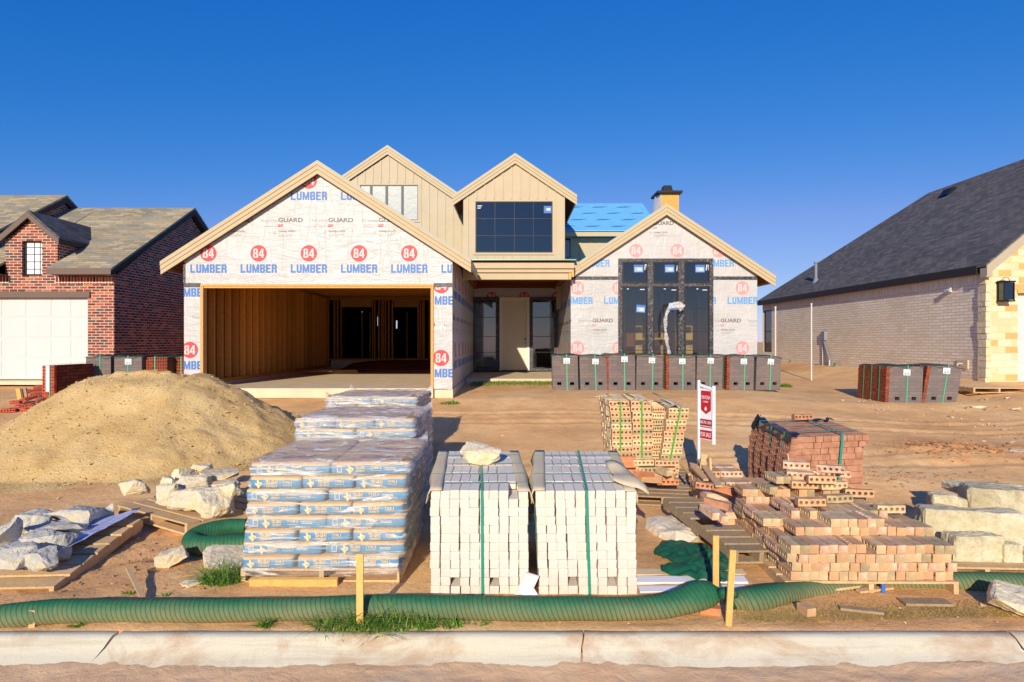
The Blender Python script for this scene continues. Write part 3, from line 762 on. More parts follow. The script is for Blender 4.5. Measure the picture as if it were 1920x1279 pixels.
# ---- dormer over the porch
xc3, zp3, s3, y3 = .083, 6.876, .675, 16.7
def top3(x): return zp3-.25-s3*abs(x-xc3)
top3.xc = xc3
q = 71.86
dx0, dx1, dz0, dz1 = (891.5-960)/q, (1036-960)/q, 2+(639.5-474)/q, 2+(639.5-378)/q
batten_wall(H, -1.27, 1.38, 4.07, y3, top3, [(dx0, dx1, dz0, dz1)], .228)
w3 = window(H, dx0, dx1, dz0, dz1, y3+.04, .025, munt=[(p-960)/q for p in (928, 964.5, 1000)], hor=[2+(639.5-p)/q for p in (410, 442)], glass=M['glassb'], fm=M['black'], munw=.012)
mb = MB(); yy = y3-.02
mb.bb(.83, 1.03, yy, yy+.003, 5.33, 5.52, 0); mb.bb(.9, 1.0, yy-.003, yy-.0005, 5.40, 5.46, 1)
for i in range(3): mb.bb(-.9, -.78-.02*i, yy, yy+.003, 5.52-.035*i, 5.535-.035*i, 1)
mb.build('sticker', [M['sticker'], M['stwhite']], w3)
gable(H, xc3, zp3, -1.55, 1.687, s3, 16.6, 24, .25, laps=3)
mb = MB(); mb.bb(-1.27, -1.17, 16.8, 24, 4.07, 5.4); mb.bb(1.28, 1.38, 16.8, 24, 4.07, 5.4); mb.build('dormer_side_wall', M['siding'], H)
mb = MB(); mb.bb(-1.1, 1.2, 17.4, 17.5, 3.9, 5.8); mb.build('dormer_dark_backing', M['dark'], H)  # added dark board, its colour stands in for the unlit room behind the glass
mb = MB(); mb.bb(-1.26, 1.62, 16.12, y3-.03, 4.035, 4.06); mb.build('flashing', plain('teal_flashing', (120, 160, 150), .4, .5, .3), H)
# porch fascia, beam, ceiling
p = 74.07
mb = MB()
mb.bb(-1.25, (1076-960)/p, 16.1, 16.14, 2+(639.5-504)/p, 2+(639.5-494)/p)
mb.bb(-1.24, (1074-960)/p, 16.16, 16.22, 2+(639.5-511)/p, 2+(639.5-504)/p)
mb.build('porch_fascia', M['trim'], H)
mb = MB(); mb.bb(-1.24, (1066-960)/p, 16.22, 16.40, 3.56, 2+(639.5-510)/p); mb.build('porch_beam', M['trim'], H)
mb = MB(); mb.bb(-1.24, 1.5, 16.23, 16.68, 2+(639.5-509.8)/p, 4.03); mb.build('porch_gap_block', M['osb'], H)  # board added behind the fascia to block sunlight leaking onto the door
mb = MB(); mb.bb((1066.5-960)/p, (1071-960)/p, 16.19, 16.38, 3.56, 3.85); mb.bb((1071.5-960)/p, (1076-960)/p, 16.165, 16.21, 3.62, 3.84); mb.build('porch_post_end', M['lumber'], H)
mb = MB(); mb.bb(-1.24, 1.51, 16.4, 21.0, 3.90, 3.93); mb.bb(-1.25, 1.50, 20.95, 21.03, 3.74, 3.895); mb.bb(-1.24, -1.12, 16.4, 20.9, 3.70, 3.895); mb.bb(1.36, 1.50, 16.4, 20.9, 3.70, 3.895)
mb.build('porch_ceiling', M['osb'], H)
mb = MB(); mb.bb(-1.25, 1.50, 17.2, 21.1, .5, .985); mb.build('porch_slab', M['concrete'], H)
# entry wall
YE = 21.05; e = F/YE
ex = lambda a: (a-960)/e
ez = lambda b: 2+(639.5-b)/e
mb = MB()
wrap_sheet(mb, (0, YE, 0), U, N, [(-1.26, ez(557)), (1.51, ez(557)), (1.51, 3.74), (-1.26, 3.74)], (ex(983), ez(557)))
wrap_sheet(mb, (0, YE, 0), U, N, [(-1.26, .98), (ex(885), .98), (ex(885), ez(557.2)), (-1.26, ez(557.2))], (ex(879), 1.4))
wrap_sheet(mb, (0, YE, 0), U, N, [(ex(1045), .98), (1.51, .98), (1.51, ez(557.2)), (ex(1045), ez(557.2))], (ex(1046), 3.2))
mb.build('entry_wall', WR, H)
for a, b, g0, g1 in ((884, 935, 889.5, 929.5), (993.5, 1045, 999, 1039)):
    mb = MB()
    x0, x1, z1, z0 = ex(a), ex(b), ez(557), 1.03
    for c in ((x0, ex(g0), z0, z1), (ex(g1), x1, z0, z1), (ex(g0), ex(g1), ez(563), z1), (ex(g0), ex(g1), z0, ez(691))): mb.bb(c[0], c[1], YE-.03, YE+.05, c[2], c[3])
    s = mb.build('sidelight', M['tape'], H)
    mb = MB()
    for z in (595, 631, 660.6): mb.bb(ex(g0), ex(g1), YE-.02, YE+.01, ez(z)-.008, ez(z)+.008)
    mb.bb(ex(g0), ex(g1), YE-.04, YE-.031, 1.0, 1.03)
    mb.build('muntin', M['black'], s)
    mb = MB(); mb.bb(ex(g0), ex(g1), YE+.012, YE+.018, ez(691), ez(563)); mb.build('pane', M['glass'], s)
mb = MB()
for c in ((936.6, 940, 557.5, 695), (988, 992.6, 557.5, 695), (940, 988, 557.5, 561.5)): mb.bb(ex(c[0]), ex(c[1]), YE-.05, YE+.04, ez(c[3]), ez(c[2]))
mb.bb(ex(940), ex(988), YE-.06, YE+.04, 1.0, 1.03, 1)
d = mb.build('door_frame', [plain('door_jamb_paint', (240, 232, 220), .5), M['dkfascia']], H)
mb = MB(); mb.bb(ex(940), ex(988), YE+.0, YE+.045, 1.04, ez(561.6)); dr = mb.build('front_door', M['door'], H)
mb = MB(); mb.tube([(ex(985), YE-.01, ez(636)), (ex(985), YE+.01, ez(636))], .028, 10); mb.build('deadbolt_hole', M['black'], dr)
mb = MB(); mb.tube([(ex(985), YE-.06, ez(644.5)), (ex(985), YE-.03, ez(644.5)), (ex(985), YE+.005, ez(644.5))], [.028, .03, .02], 10); mb.build('knob', M['galv'], dr)
mb = MB(); mb.bb(-1.2, 1.5, 24.5, 24.6, 1.0, 3.9); mb.build('hall_wall', M['insul'], H)
# ---- right wrapped gable with the tall window
YR = 16.55; r = F/YR; rx = lambda a: (a-960)/r; rz = lambda b: 2+(639.5-b)/r
xl, xr, xc4, zp4, s4 = 1.52, 6.34, 3.97, 5.515, .662
def g4(x): return zp4-.24-s4*abs(x-xc4)
wx = (rx(1159), rx(1337)); wz = (1.30, rz(485)); zt = rz(521)
mb = MB(); O4 = (0, YR, 0); P = (rx(1270), rz(470)); cc = (1.07, 1.55)
wrap_sheet(mb, O4, U, N, [(xl, zt), (wx[0], zt), (wx[0], g4(wx[0])), (xl, g4(xl))], P, half=.535)
wrap_sheet(mb, O4, U, N, [(wx[0], wz[1]), (wx[1], wz[1]), (wx[1], g4(wx[1])), (xc4, g4(xc4)), (wx[0], g4(wx[0]))], P, half=.535)
wrap_sheet(mb, O4, U, N, [(wx[1], zt), (xr, zt), (xr, g4(xr)), (wx[1], g4(wx[1]))], P, half=.535)
wrap_sheet(mb, O4, U, N, [(xl, .9), (wx[0], .9), (wx[0], zt-.003), (xl, zt-.003)], (rx(1083), rz(540)), half=.60)
wrap_sheet(mb, O4, U, N, [(wx[1], .9), (xr, .9), (xr, zt-.003), (wx[1], zt-.003)], (rx(1392), rz(540)), half=.48)
wrap_sheet(mb, O4, U, N, [(wx[0], .9), (wx[1], .9), (wx[1], wz[0]), (wx[0], wz[0])], (0, 0))
rw = mb.build('wrapped_window_wall', WRP, H)
mb = MB(); wrap_sheet(mb, (xl, 0, 0), (0, 1, 0), (-1, 0, 0), [(YR+.103, .95), (YE-.003, .95), (YE-.003, 3.78), (YR+.103, 3.78)], (17.1, 3.35))
mb.build('porch_side_wall', WRP, H)
for q in ((xl, wx[0]), (wx[1], xr)): mb = MB(); mb.bb(*q, YR-.012, YR-.0062, zt-.05, zt+.035); mb.build('seam_tape', M['tape'], rw)
mb = MB(); mb.bb(xl, xr, YR+.02, 28, .55, .95); mb.bb(xr-.1, xr, YR+.11, 28, .96, 3.6); mb.build('foundation', M['concrete'], H)
cols = [(539, 574), (737/4+1040, 926/4+1040), (969/4+1040, 1159/4+1040)]
cols = [(505/4+1040, 696/4+1040)]+cols[1:]
tb = .085
wf = MB()
for a, b, c, d in ((wx[0], rx(cols[0][0]), wz[0], wz[1]), (rx(cols[2][1]), wx[1], wz[0], wz[1]), (rx(cols[0][0]), rx(cols[2][1]), wz[1]-tb, wz[1]),
                   (rx(cols[0][1]), rx(cols[1][0]), wz[0], wz[1]-tb), (rx(cols[1][1]), rx(cols[2][0]), wz[0], wz[1]-tb)): wf.bb(a, b, YR-.03, YR+.05, c, d)
for a, b in cols: wf.bb(rx(a), rx(b), YR-.028, YR+.05, rz(537), rz(531))
tw = wf.build('tall_window', M['tape'], H)
for ci, (a, b) in enumerate(cols):
    for zi, (z1, z0) in enumerate(((rz(492), rz(531)), (rz(537), 1.36))):
        mb = MB(); x0, x1 = rx(a), rx(b); f = .028
        for q4 in ((x0, x0+f, z0, z1), (x1-f, x1, z0, z1), (x0+f, x1-f, z0, z0+f), (x0+f, x1-f, z1-f, z1)): mb.bb(q4[0], q4[1], YR-.05, YR+.03, q4[2], q4[3])
        if zi:
            for zz in (578, 622, 657): mb.bb(x0+f, x1-f, YR-.03, YR-.005, rz(zz)-.007, rz(zz)+.007)
        s = mb.build('sash', M['bronze'], tw)
        mb = MB(); mb.bb(x0+f*.9, x1-f*.9, YR-.02, YR-.015, z0+f*.9, z1-f*.9); mb.build('pane', M['glass'], s)
mb = MB()
def stick(px, py, w=.25, h=.2, rot=0):
    c = Vector((rx(px), YR-.026, rz(py))); Rm = Euler((0, rot, 0)).to_matrix()
    mb.box(c, (w, .004, h), Rm, 0); mb.box(c+Vector((0, -.004, -.02)), (w*.84, .003, h*.6), Rm, 1); mb.box(c+Rm@Vector((.02, -.0065, -.02)), (w*.4, .002, h*.25), Rm, 2)
for a, b in ((1197, 504), (1255, 504), (1312, 504)): stick(a, b)
stick(1201, 579, .24, .2, .08); stick(1262, 575, .24, .2)
for a, b in ((1209, 501), (1269, 503), (1324, 502)):
    for k in (0, 1): mb.box((rx(a+k*3.5), YR-.026, rz(b)), (.022, .004, .15), Euler((0, .1-.2*k, 0)).to_matrix(), 2)
for a, b in ((1204, 543), (1263, 544), (1321, 544), (1177, 542), (1246, 542), (1307, 542)): mb.box((rx(a), YR-.026, rz(b)), (.12 if a in (1204, 1263, 1321) else .05, .004, .02), None, 2)
mb.build('sticker', [M['sticker'], plain('sticker_pale', (150, 176, 214), .5), M['stwhite']], tw)
gable(H, xc4, zp4, 1.597, 6.757, s4, 16.38, 28, .27)
# room behind the tall window
mb = MB(); mb.bb(1.7, 6.3, 21.2, 21.3, .9, 4.0); mb.bb(1.7, 6.3, YR+.2, 21.2, .85, .94); mb.build('room_back_wall', M['osb'], H)
for i in range(11):
    x = 1.95+i*.406; mb = MB(); mb.bb(x, x+.075+(.14 if i % 4 == 1 else 0), 20.6, 20.74, .95, 3.55 if i % 3 else 3.0); mb.build('stud', M['stake'], H)
mb = MB(); mb.bb(4.2, 5.1, 20.56, 20.59, 1.9, 2.1); mb.build('blocking', M['stake'], H)
# clerestory wall, blue roof, chimney behind
y5 = 20.0
mb = MB(); z0 = 3.0; f0, f1 = 2+(639.5-443)*19.6/F, 2+(639.5-434)*19.6/F
mb.bb(1.3, 4.2, 19.6, 19.64, f0, f1); mb.build('clerestory_fascia', M['trim'], H)
def top5(x): return f0+.02
ch = [((1056-960)/60., (1069.5-960)/60., 2+(639.5-483)/60., 2+(639.5-447)/60.)]
batten_wall(H, 1.39, 4.3, 3.0, y5, top5, ch, .3)
window(H, *ch[0], y5+.04, .02, glass=M['glassb'], fm=M['black'])
zr = 2+(639.5-383)*21.5/F
mb = MB(); mb.ext([(1.3, 19.55, f1), (4.55, 19.55, f1), (4.38, 21.5, zr), (1.3, 21.5, zr)], (0, 0, .03)); mb.ext([(1.3, 21.501, zr), (4.38, 21.501, zr), (4.5, 24, f1), (1.3, 24, f1)], (0, 0, .03))
mb.bb(1.39, 4.3, 20.11, 24, 5.2, 5.4)
Un = Vector((1, 0, 0)); Vn = Vector((0, 1.95, zr-f1)).normalized(); Nn = Un.cross(Vn)
for j in range(4):
    for i in range(4):
        stamp(mb, [[(-.26, -.05), (.1, -.03), (.14, .0), (-.22, -.01)], [(-.2, .0), (.26, .02), (.22, .05), (-.12, .03)]], (1.7+.8*i+.4*(j % 2), .3+.55*j), (0, 19.55, f1+.03), Un, Vn, Nn, .006, 1, [(1.4, .05), (4.3, .05), (4.25, 2.1), (1.4, 2.1)])
mb.build('underlay_roof', [M['blueroof'], M['bprint']], H)
c = F/21.0; cxp = lambda a: (a-960)/c; czp = lambda b: 2+(639.5-b)/c
mb = MB(); mb.bb(cxp(1238), cxp(1273), 21.0, 21.7, 4.2, czp(363)); chn = mb.build('chimney', simple('chimney_osb', (206, 160, 84), .8, .12, 8), H)
mb = MB(); mb.ext([(cxp(1229), 21.35, czp(402)), (cxp(1240), 20.99, czp(402)), (cxp(1240), 20.99, czp(364)), (cxp(1233), 21.35, czp(364))], (-.02, -.01, 0)); mb.build('chimney_wrap', M['wrap'], chn)
mb = MB(); mb.bb(cxp(1231), cxp(1278), 20.85, 21.85, czp(362.9), czp(359)); mb.build('chimney_cap', M['black'], chn)
mb = MB(); z0, z1 = czp(358.9), czp(345.5); xa, xb = cxp(1244), cxp(1264)
mb.add([(xa, 21.1, z0), (xb, 21.1, z0), (xb, 21.5, z0), (xa, 21.5, z0), (xa+.05, 21.15, z1), (xb-.05, 21.15, z1), (xb-.05, 21.45, z1), (xa+.05, 21.45, z1)], [(0, 3, 2, 1), (4, 5, 6, 7), (0, 1, 5, 4), (1, 2, 6, 5), (2, 3, 7, 6), (3, 0, 4, 7)])
mb.build('chimney_pot', M['black'], chn)

# things left inside and against the house
o = MB(); a = W(640, 698, 21.6); n = 14
def fsheet(u, v):
    x = -5.75+4.0*u; y = 21.2+1.9*v
    return (x, y, 1.03+.30*v*(.55+.45*math.sin(u*3.0))+.02*math.sin(u*9))
o.grid(fsheet, 16, 8); ob = o.build('cardboard_sheet', M['cardtan'], None, True, at=(-3.7, 22, 1.02)); sd = ob.modifiers.new('thick', 'SOLIDIFY'); sd.thickness = .02
tagit(ob, 'large brown cardboard sheet lying at the back of the garage floor', 'cardboard sheet')
random.seed(3)
for i in range(7):
    px = 560+i*11+random.uniform(-5, 5); y = 19.4+random.uniform(0, 1.6); x = (px-960)*y/F
    mb = MB(); an = random.uniform(-.5, .5); L = random.uniform(.5, 1.1)
    z = 1.03+.05*(i % 2); mb.beam((x, y, z), (x+L*math.cos(an), y+L*math.sin(an)*.6, z+.01), .09, .04)
    tagit(mb.build('lumber_offcut', M['lumber'], at=(x, y, 1)), 'short lumber offcut in the scrap heap along the left wall of the garage', 'offcut', 'lumber offcuts on the garage floor')

# ================================================================ left brick house
HL = T('brick_house', (-12, 18, 1), 'red brick house with tan shingle roof and white garage door, far left', 'house')
YF = 16.7; k = F/YF; lx = lambda a: (a-960)/k; lz = lambda b: 2+(639.5-b)/k
RX = -10.38; s = .56
gd = (-14.0, lx(164.5), 1.0, lz(558))
ztop = 3.72
mb = MB(); wd = (lx(41), lx(78.5), lz(517), lz(450)); dxa, dxb = lx(10), lx(108)
mb.bb(-22, gd[0], YF, YF+.2, .8, ztop); mb.bb(gd[1], RX, YF, YF+.2, .8, ztop); mb.bb(gd[0], gd[1], YF, YF+.2, gd[3], ztop)
# wall dormer
zpk = 5.18; xcd = (dxa+dxb)/2; zev = lz(452)
mb.bb(dxa, wd[0], YF, YF+.2, ztop, zev); mb.bb(wd[1], dxb, YF, YF+.2, ztop, zev); mb.bb(wd[0], wd[1], YF, YF+.2, ztop, wd[2])
mb.bb(wd[0], wd[1], YF, YF+.2, wd[3], zev) if wd[3] < zev else None
mb.ext([(dxa, YF, zev), (dxb, YF, zev), (xcd, YF, zpk)], (0, .2, 0))
mb.build('front_wall', M['redbrick'], HL)
# flank with its gable
yr = 20.6; zr = 6.23
mb = MB(); mb.ext([(RX, YF+.201, .8), (RX, 24.6, .8), (RX, 24.6, 3.75), (RX, yr, zr-.18), (RX, YF+.201, 3.80)], (-.2, 0, 0)); mb.build('flank_wall', M['redbrick'], HL)
mb = MB(); mb.bb(lx(104), RX-.02, YF-.012, YF-.001, lz(532), lz(519)); mb.bb(-22, lx(17), YF-.012, YF-.001, lz(532), lz(519)); mb.build('soldier_course', M['redsold'], HL)
mb = MB(); mb.bb(-14.2, lx(170), YF-.05, YF-.001, lz(558), lz(547)); mb.build('lintel', M['taupe'], HL)
mb = MB(); x0, x1, z0, z1 = gd; gy = YF+.10
mb.bb(x0, x1, gy, gy+.05, z0, z1); xs_ = [lx(a) for a in (-37, 10, 46.5, 94, 131)]; ws = [lx(a) for a in (-1, 45, 92.5, 129.5, 163)]
nr = 4; hh = (z1-z0)/nr
for j in range(nr):
    mb.bb(x0, x1, gy-.004, gy-.0005, z0+j*hh+.01, z0+(j+1)*hh-.006)
    for a, b in zip(xs_, ws):
        za, zb_ = z0+j*hh+.05, z0+(j+1)*hh-.05
        mb.bb(a+.02, b-.02, gy-.012, gy-.0045, za, zb_)
mb.build('garage_door', M['gdoor'], HL)
mb = MB(); mb.bb(x0, x1, YF-.6, YF+.1, .9, .985); mb.build('apron', M['concrete'], HL)
# main roof + fascia
def roofpl(mb, xa, xb, ya, za, yb, zb_, th=.06): mb.ext([(xa, ya, za), (xb, ya, za), (xb, yb, zb_), (xa, yb, zb_)], (0, 0, th))
mb = MB(); ya = 16.3; za = 3.80; roofpl(mb, lx(108), RX+.18, ya, za, yr, zr); roofpl(mb, -22, lx(10), ya, za, yr, zr); roofpl(mb, lx(10), lx(108), YF+.6, za+.9*s, yr, zr)
roofpl(mb, -22, RX+.18, 25, za, yr+.001, zr); mb.build('roof', M['shtan'], HL)
mb = MB(); mb.bb((87-960)/73.6, RX+.17, ya-.02, ya+.0, za-.10, za+.055); mb.bb((87-960)/73.6+.02, RX+.17, ya+.001, YF-.001, za-.10, za-.07); mb.bb(-22, lx(14), ya-.02, ya, za-.1, za+.055); mb.bb(-22, lx(14), ya+.001, YF-.001, za-.10, za-.07)
mb.build('eave_fascia', M['taupe'], HL)
mb = MB(); xx = RX+.02
mb.ext([(xx, ya, za+.05), (xx, yr, zr+.05), (xx, yr, zr-.17), (xx, ya, za-.13)], (.15, 0, 0)); mb.ext([(xx, yr+.001, zr+.05), (xx, 25, za+.05), (xx, 25, za-.15), (xx, yr+.001, zr-.17)], (.15, 0, 0))
mb.build('rake_board', M['dkfascia'], HL)
# dormer roof
mb = MB(); zp = zpk+.16; ye = YF+3.0; so = .86
def drf(mb, side, th=.05):
    xe = (dxa-.12) if side < 0 else (dxb+.12); ze = zp-so*abs(xe-xcd)
    yh = lambda z: 16.3+(z-3.80)/s+.2
    mb.ext([(xcd, YF-.12, zp), (xe, YF-.12, ze), (xe, yh(ze), ze), (xcd, yh(zp), zp)], (0, 0, th))
drf(mb, -1); drf(mb, 1); mb.build('dormer_roof', M['shdark'], HL)
mb = MB(); line = [(dxa-.13, zp-so*(xcd-dxa+.13)+.0), (xcd, zp), (dxb+.13, zp-so*(dxb+.13-xcd))]
strips(mb, line, .15, YF-.15, YF-.121); mb.build('dormer_rake', M['taupe'], HL)
mb = MB(); zz = line[2][1]; mb.bb(dxb+.09, dxb+.12, YF-.12, YF+.9, zz-.1, zz-.002); mb.build('dormer_fascia', M['dkfascia'], HL)
mb = MB(); mb.ext([(dxb, YF+.2, 3.7), (dxb, YF+.2, zev+.15), (dxb, YF+1.3, zev+.15), (dxb, YF+.6, 3.9)], (-.1, 0, 0)); mb.build('dormer_cheek', M['redbrick'], HL)
window(HL, *wd, YF+.14, .05, munt=[lx(a) for a in (59, 70)], hor=[lz(a) for a in (463, 476, 490, 504)], glass=M['stwhite'], fm=M['black'], munw=.014)
# taller block further left
mb = MB(); x2 = -14.2; y2_, z2_ = 20.26, 6.56; yb_, zb_ = 15.6, 6.56-.576*(20.26-15.6)
mb.ext([(x2, yb_+.3, .8), (x2, 25, .8), (x2, 25, zb_), (x2, y2_, z2_-.2), (x2, yb_+.3, zb_)], (-.2, 0, 0)); mb.bb(-22, x2-.2, yb_+.3, yb_+.5, .8, zb_); mb.build('tall_block_wall', M['redbrick'], HL)
mb = MB(); roofpl(mb, -22, x2+.12, yb_, zb_, y2_, z2_); roofpl(mb, -22, x2+.12, 25, zb_, y2_+.001, z2_); mb.build('tall_block_roof', M['shtan'], HL)
mb = MB(); xx = x2+.01; mb.ext([(xx, yb_, zb_+.05), (xx, y2_, z2_+.05), (xx, y2_, z2_-.18), (xx, yb_, zb_-.15)], (.1, 0, 0)); mb.ext([(xx, y2_+.001, z2_+.05), (xx, 25, zb_+.05), (xx, 25, zb_-.15), (xx, y2_+.001, z2_-.18)], (.1, 0, 0))
mb.build('tall_block_rake', M['dkfascia'], HL)

# ================================================================ right white brick house
HR = T('white_brick_house', (16, 22, 1), 'white brick house with a dark shingle hip roof and stone front, far right', 'house')
XW = 11.6; Y0 = 15.64; Y1 = 29.6; ze = 3.80; m = .84; XE = 11.44; XRg = 16.0; zrg = ze+m*(XRg-XE); YE0 = 15.44; YH = 24.6; YB = 29.9
wy0, wy1 = 28.6, 29.5
mb = MB(); mb.bb(XW, XW+.2, Y0+.2, wy0, .6, 3.70); mb.bb(XW, XW+.2, wy1, Y1, .6, 3.7); mb.bb(XW, XW+.2, wy0, wy1, .6, 1.5); mb.bb(XW, XW+.2, wy0, wy1, 3.4, 3.7)
mb.build('side_wall', M['whitebrick'], HR)
mb = MB(); mb.bb(XW-.012, XW-.001, Y0+.3, Y1, 3.44, 3.69); mb.build('soldier_course', M['whitesold'], HR)
mb = MB()
for a, b, c, d in ((wy0, wy0+.06, 1.5, 3.4), (wy1-.06, wy1, 1.5, 3.4), (wy0, wy1, 3.34, 3.4), (wy0, wy1, 1.5, 1.56), (wy0, wy1, 2.4, 2.45)): mb.bb(XW+.02, XW+.08, a, b, c, d)
w = mb.build('window', M['bronze'], HR); mb = MB(); mb.bb(XW+.05, XW+.055, wy0+.05, wy1-.05, 1.55, 3.35); mb.build('pane', M['glass'], w)
mb = MB(); XG = (1908-960)*Y0/F; zd = 2+(639.5-545)*Y0/F
mb.bb(XW-.02, XG, Y0, Y0+.2, .6, 3.75); mb.bb(XG, 20.4, Y0, Y0+.2, zd, 3.75); mb.ext([(XW, Y0, 3.751), (20.4, Y0, 3.751), (XRg, Y0, zrg-.4)], (0, .2, 0)); mb.build('stone_front', M['quoin'], HR)
random.seed(5); mb = MB(); z = .7
while z < 3.6:
    h = random.uniform(.12, .24); mb.box((XW+.02-random.uniform(0, .02), Y0+.1, z+h/2), (.12, .26+random.uniform(0, .04), h-.01), Euler((0, 0, random.uniform(-.05, .05))).to_matrix()); z += h
mb.build('corner_stones', M['lime'], HR)
mb = MB(); mb.bb(XG, 20, Y0+.12, Y0+.18, .9, zd-.06)
for j in range(1, 4): mb.bb(XG, 20, Y0+.11, Y0+.1195, .9+j*.58-.006, .9+j*.58+.006)
mb.build('garage_door', M['gdoor'], HR); mb = MB(); mb.bb(XG-.02, 20, Y0-.03, Y0+.11, zd-.06, zd+.02); mb.build('door_header', M['stake'], HR)
V = lambda x, y, z: Vector((x, y, z))
mb = MB(); t = (0, 0, .06)
mb.ext([V(XE, YE0, ze), V(XE, YB, ze), V(XRg, YH, zrg), V(XRg, YE0, zrg)], t); mb.ext([V(XRg+.001, YE0, zrg), V(XRg+.001, YH, zrg), V(20.8, YB, ze), V(20.8, YE0, ze)], t); mb.ext([V(XE, YB+.001, ze), V(20.8, YB+.001, ze), V(XRg, YH+.001, zrg)], t)
mb.build('roof', M['shdark'], HR)
mb = MB(); mb.bb(XE-.02, XE-.0, YE0+.3, YB, ze-.14, ze+.05); mb.bb(XE+.001, XW-.001, YE0+.3, YB, ze-.14, ze-.11); mb.build('eave_fascia', M['dkfascia'], HR)
mb = MB(); strips(mb, [(XE, ze+.02), (XRg, zrg+.02), (20.8, ze+.02)], .24, YE0-.03, YE0+.0); mb.bb(XE, XW, YE0, Y0, ze-.25, ze-.03); mb.build('rake_board', simple('greige_rake', (176, 164, 144), .6, .05), HR)
def onroof(px, py):
    "point of the left roof plane under a pixel"
    for i in range(3000):
        D = 14+i*.01; p = W(px, py, D)
        if p.x >= XE and p.z <= ze+m*(p.x-XE)+.06: return p
    return W(px, py, 22)
p = onroof(1530, 527); mb = MB(); mb.tube([p-V(0, 0, .1), p+V(0, 0, .12)], [.16, .07], 10); mb.tube([p, p+V(0, 0, .72)], .055, 10); mb.tube([p+V(0, 0, .70), p+V(0, 0, .76)], .085, 10); mb.build('vent_pipe', M['galv'], HR)
p = onroof(1778, 362); mb = MB(); mb.ext([p+V(-.2, -.25, -.1), p+V(-.2, .25, -.1), p+V(.0, .25, .16), p+V(.0, -.25, .16)], (.15, 0, .0)); mb.build('roof_vent', M['black'], HR)
# lantern
X = (1886-960)*15.5/F; z = 2+(639.5-545)*15.5/F
mb = MB(); mb.bb(X-.11, X+.11, Y0-.03, Y0-.001, z-.25, z+.25); 
for a in (-1, 1):
    for b in (-1, 1): mb.bb(X+a*.12-.01, X+a*.12+.01, Y0-.14+b*.1-.01, Y0-.14+b*.1+.01, z-.24, z+.2)
mb.bb(X-.15, X+.15, Y0-.27, Y0-.01, z+.2, z+.23); mb.bb(X-.14, X+.14, Y0-.26, Y0-.02, z-.27, z-.24)
mb.tube([V(X-.1, Y0-.14, z+.23), V(X-.06, Y0-.14, z+.31), V(X+.06, Y0-.14, z+.31), V(X+.1, Y0-.14, z+.23)], .008, 6)
l = mb.build('wall_lantern', M['black'], HR); mb = MB(); mb.bb(X-.115, X+.115, Y0-.235, Y0-.045, z-.23, z+.19); mb.build('lantern_glass', M['glassb'], l)
# small fittings on the side wall
def onwall(px, py): D = XW*F/(px-960); return V(XW, D, 2+(639.5-py)*D/F)
p = onwall(1547, 630); mb = MB(); mb.bb(XW-.1, XW-.001, p.y-.14, p.y+.14, p.z-.16, p.z+.16); q = onwall(1543, 688)
mb.tube([p+V(-.06, 0, -.15), V(XW-.06, p.y-.1, 1.9), V(XW-.08, p.y-.5, 1.3), V(XW-.15, p.y-.6, .95)], .035, 8); mb.tube([p+V(-.04, .1, -.15), V(XW-.04, p.y+.1, .9)], .025, 8)
mb.tube([V(XW-.2, q.y-.7, 1.0), V(XW-.25, q.y, 1.12), V(XW-.2, q.y+.6, 1.0)], .03, 8); mb.build('meter_box', M['galv'], HR)
p = onwall(1782, 545); mb = MB(); mb.box(p+V(-.06, 0, 0), (.12, .14, .08)); mb.tube([p+V(-.06, -.1, .05), p+V(-.14, -.16, -.02)], .03, 8); mb.build('flood_light', M['gdoor'], HR)
p = onwall(1806, 682); mb = MB(); mb.bb(XW-.03, XW-.001, p.y-.2, p.y+.2, p.z-.13, p.z+.1); mb.tube([p+V(-.02, 0, 0), p+V(-.14, 0, 0), p+V(-.16, 0, -.08)], .02, 6); mb.build('tap_box', M['card'], HR)

# poles, pallet, flags by the right house
for (px, pt, pb, D, lab) in ((1454, 576, 668, 19.0, 'thin grey upright pipe beside the window end of the white brick wall'), (1521.5, 570, 702, 19.8, 'thin grey upright pipe standing free in front of the white brick wall')):
    b = W(px, pb, D); t_ = W(px, pt, D); g = gnd(b.x, b.y); mb = MB(); mb.tube([(b.x, b.y, g-.1), t_], .022, 10); mb.tube([t_-V(0, 0, .02), t_+V(0, 0, .02)], .028, 10)
    tagit(mb.build('pipe', M['pvc'], at=(b.x, b.y, g)), lab, 'pipe', 'upright pipes before the white brick wall')
for px, py, lab in ((1495, 676, 'small green tape flag low on the white brick wall, nearer the pipes'), (1581, 689, 'green tape flag lying at the foot of the white brick wall, right of the meter')):
    p = onwall(px, py); p.x -= .25; p.z = gnd(p.x, p.y)+.12; mb = MB(); mb.add([p, p+V(.02, .18, .02), p+V(.0, .22, -.1), p+V(-.05, .05, -.12)], [(0, 1, 2, 3)]); mb.tube([p-V(0, 0, .15), p], .008, 5)
    tagit(mb.build('tape_flag', M['mstrap'], at=p), lab, 'flag')

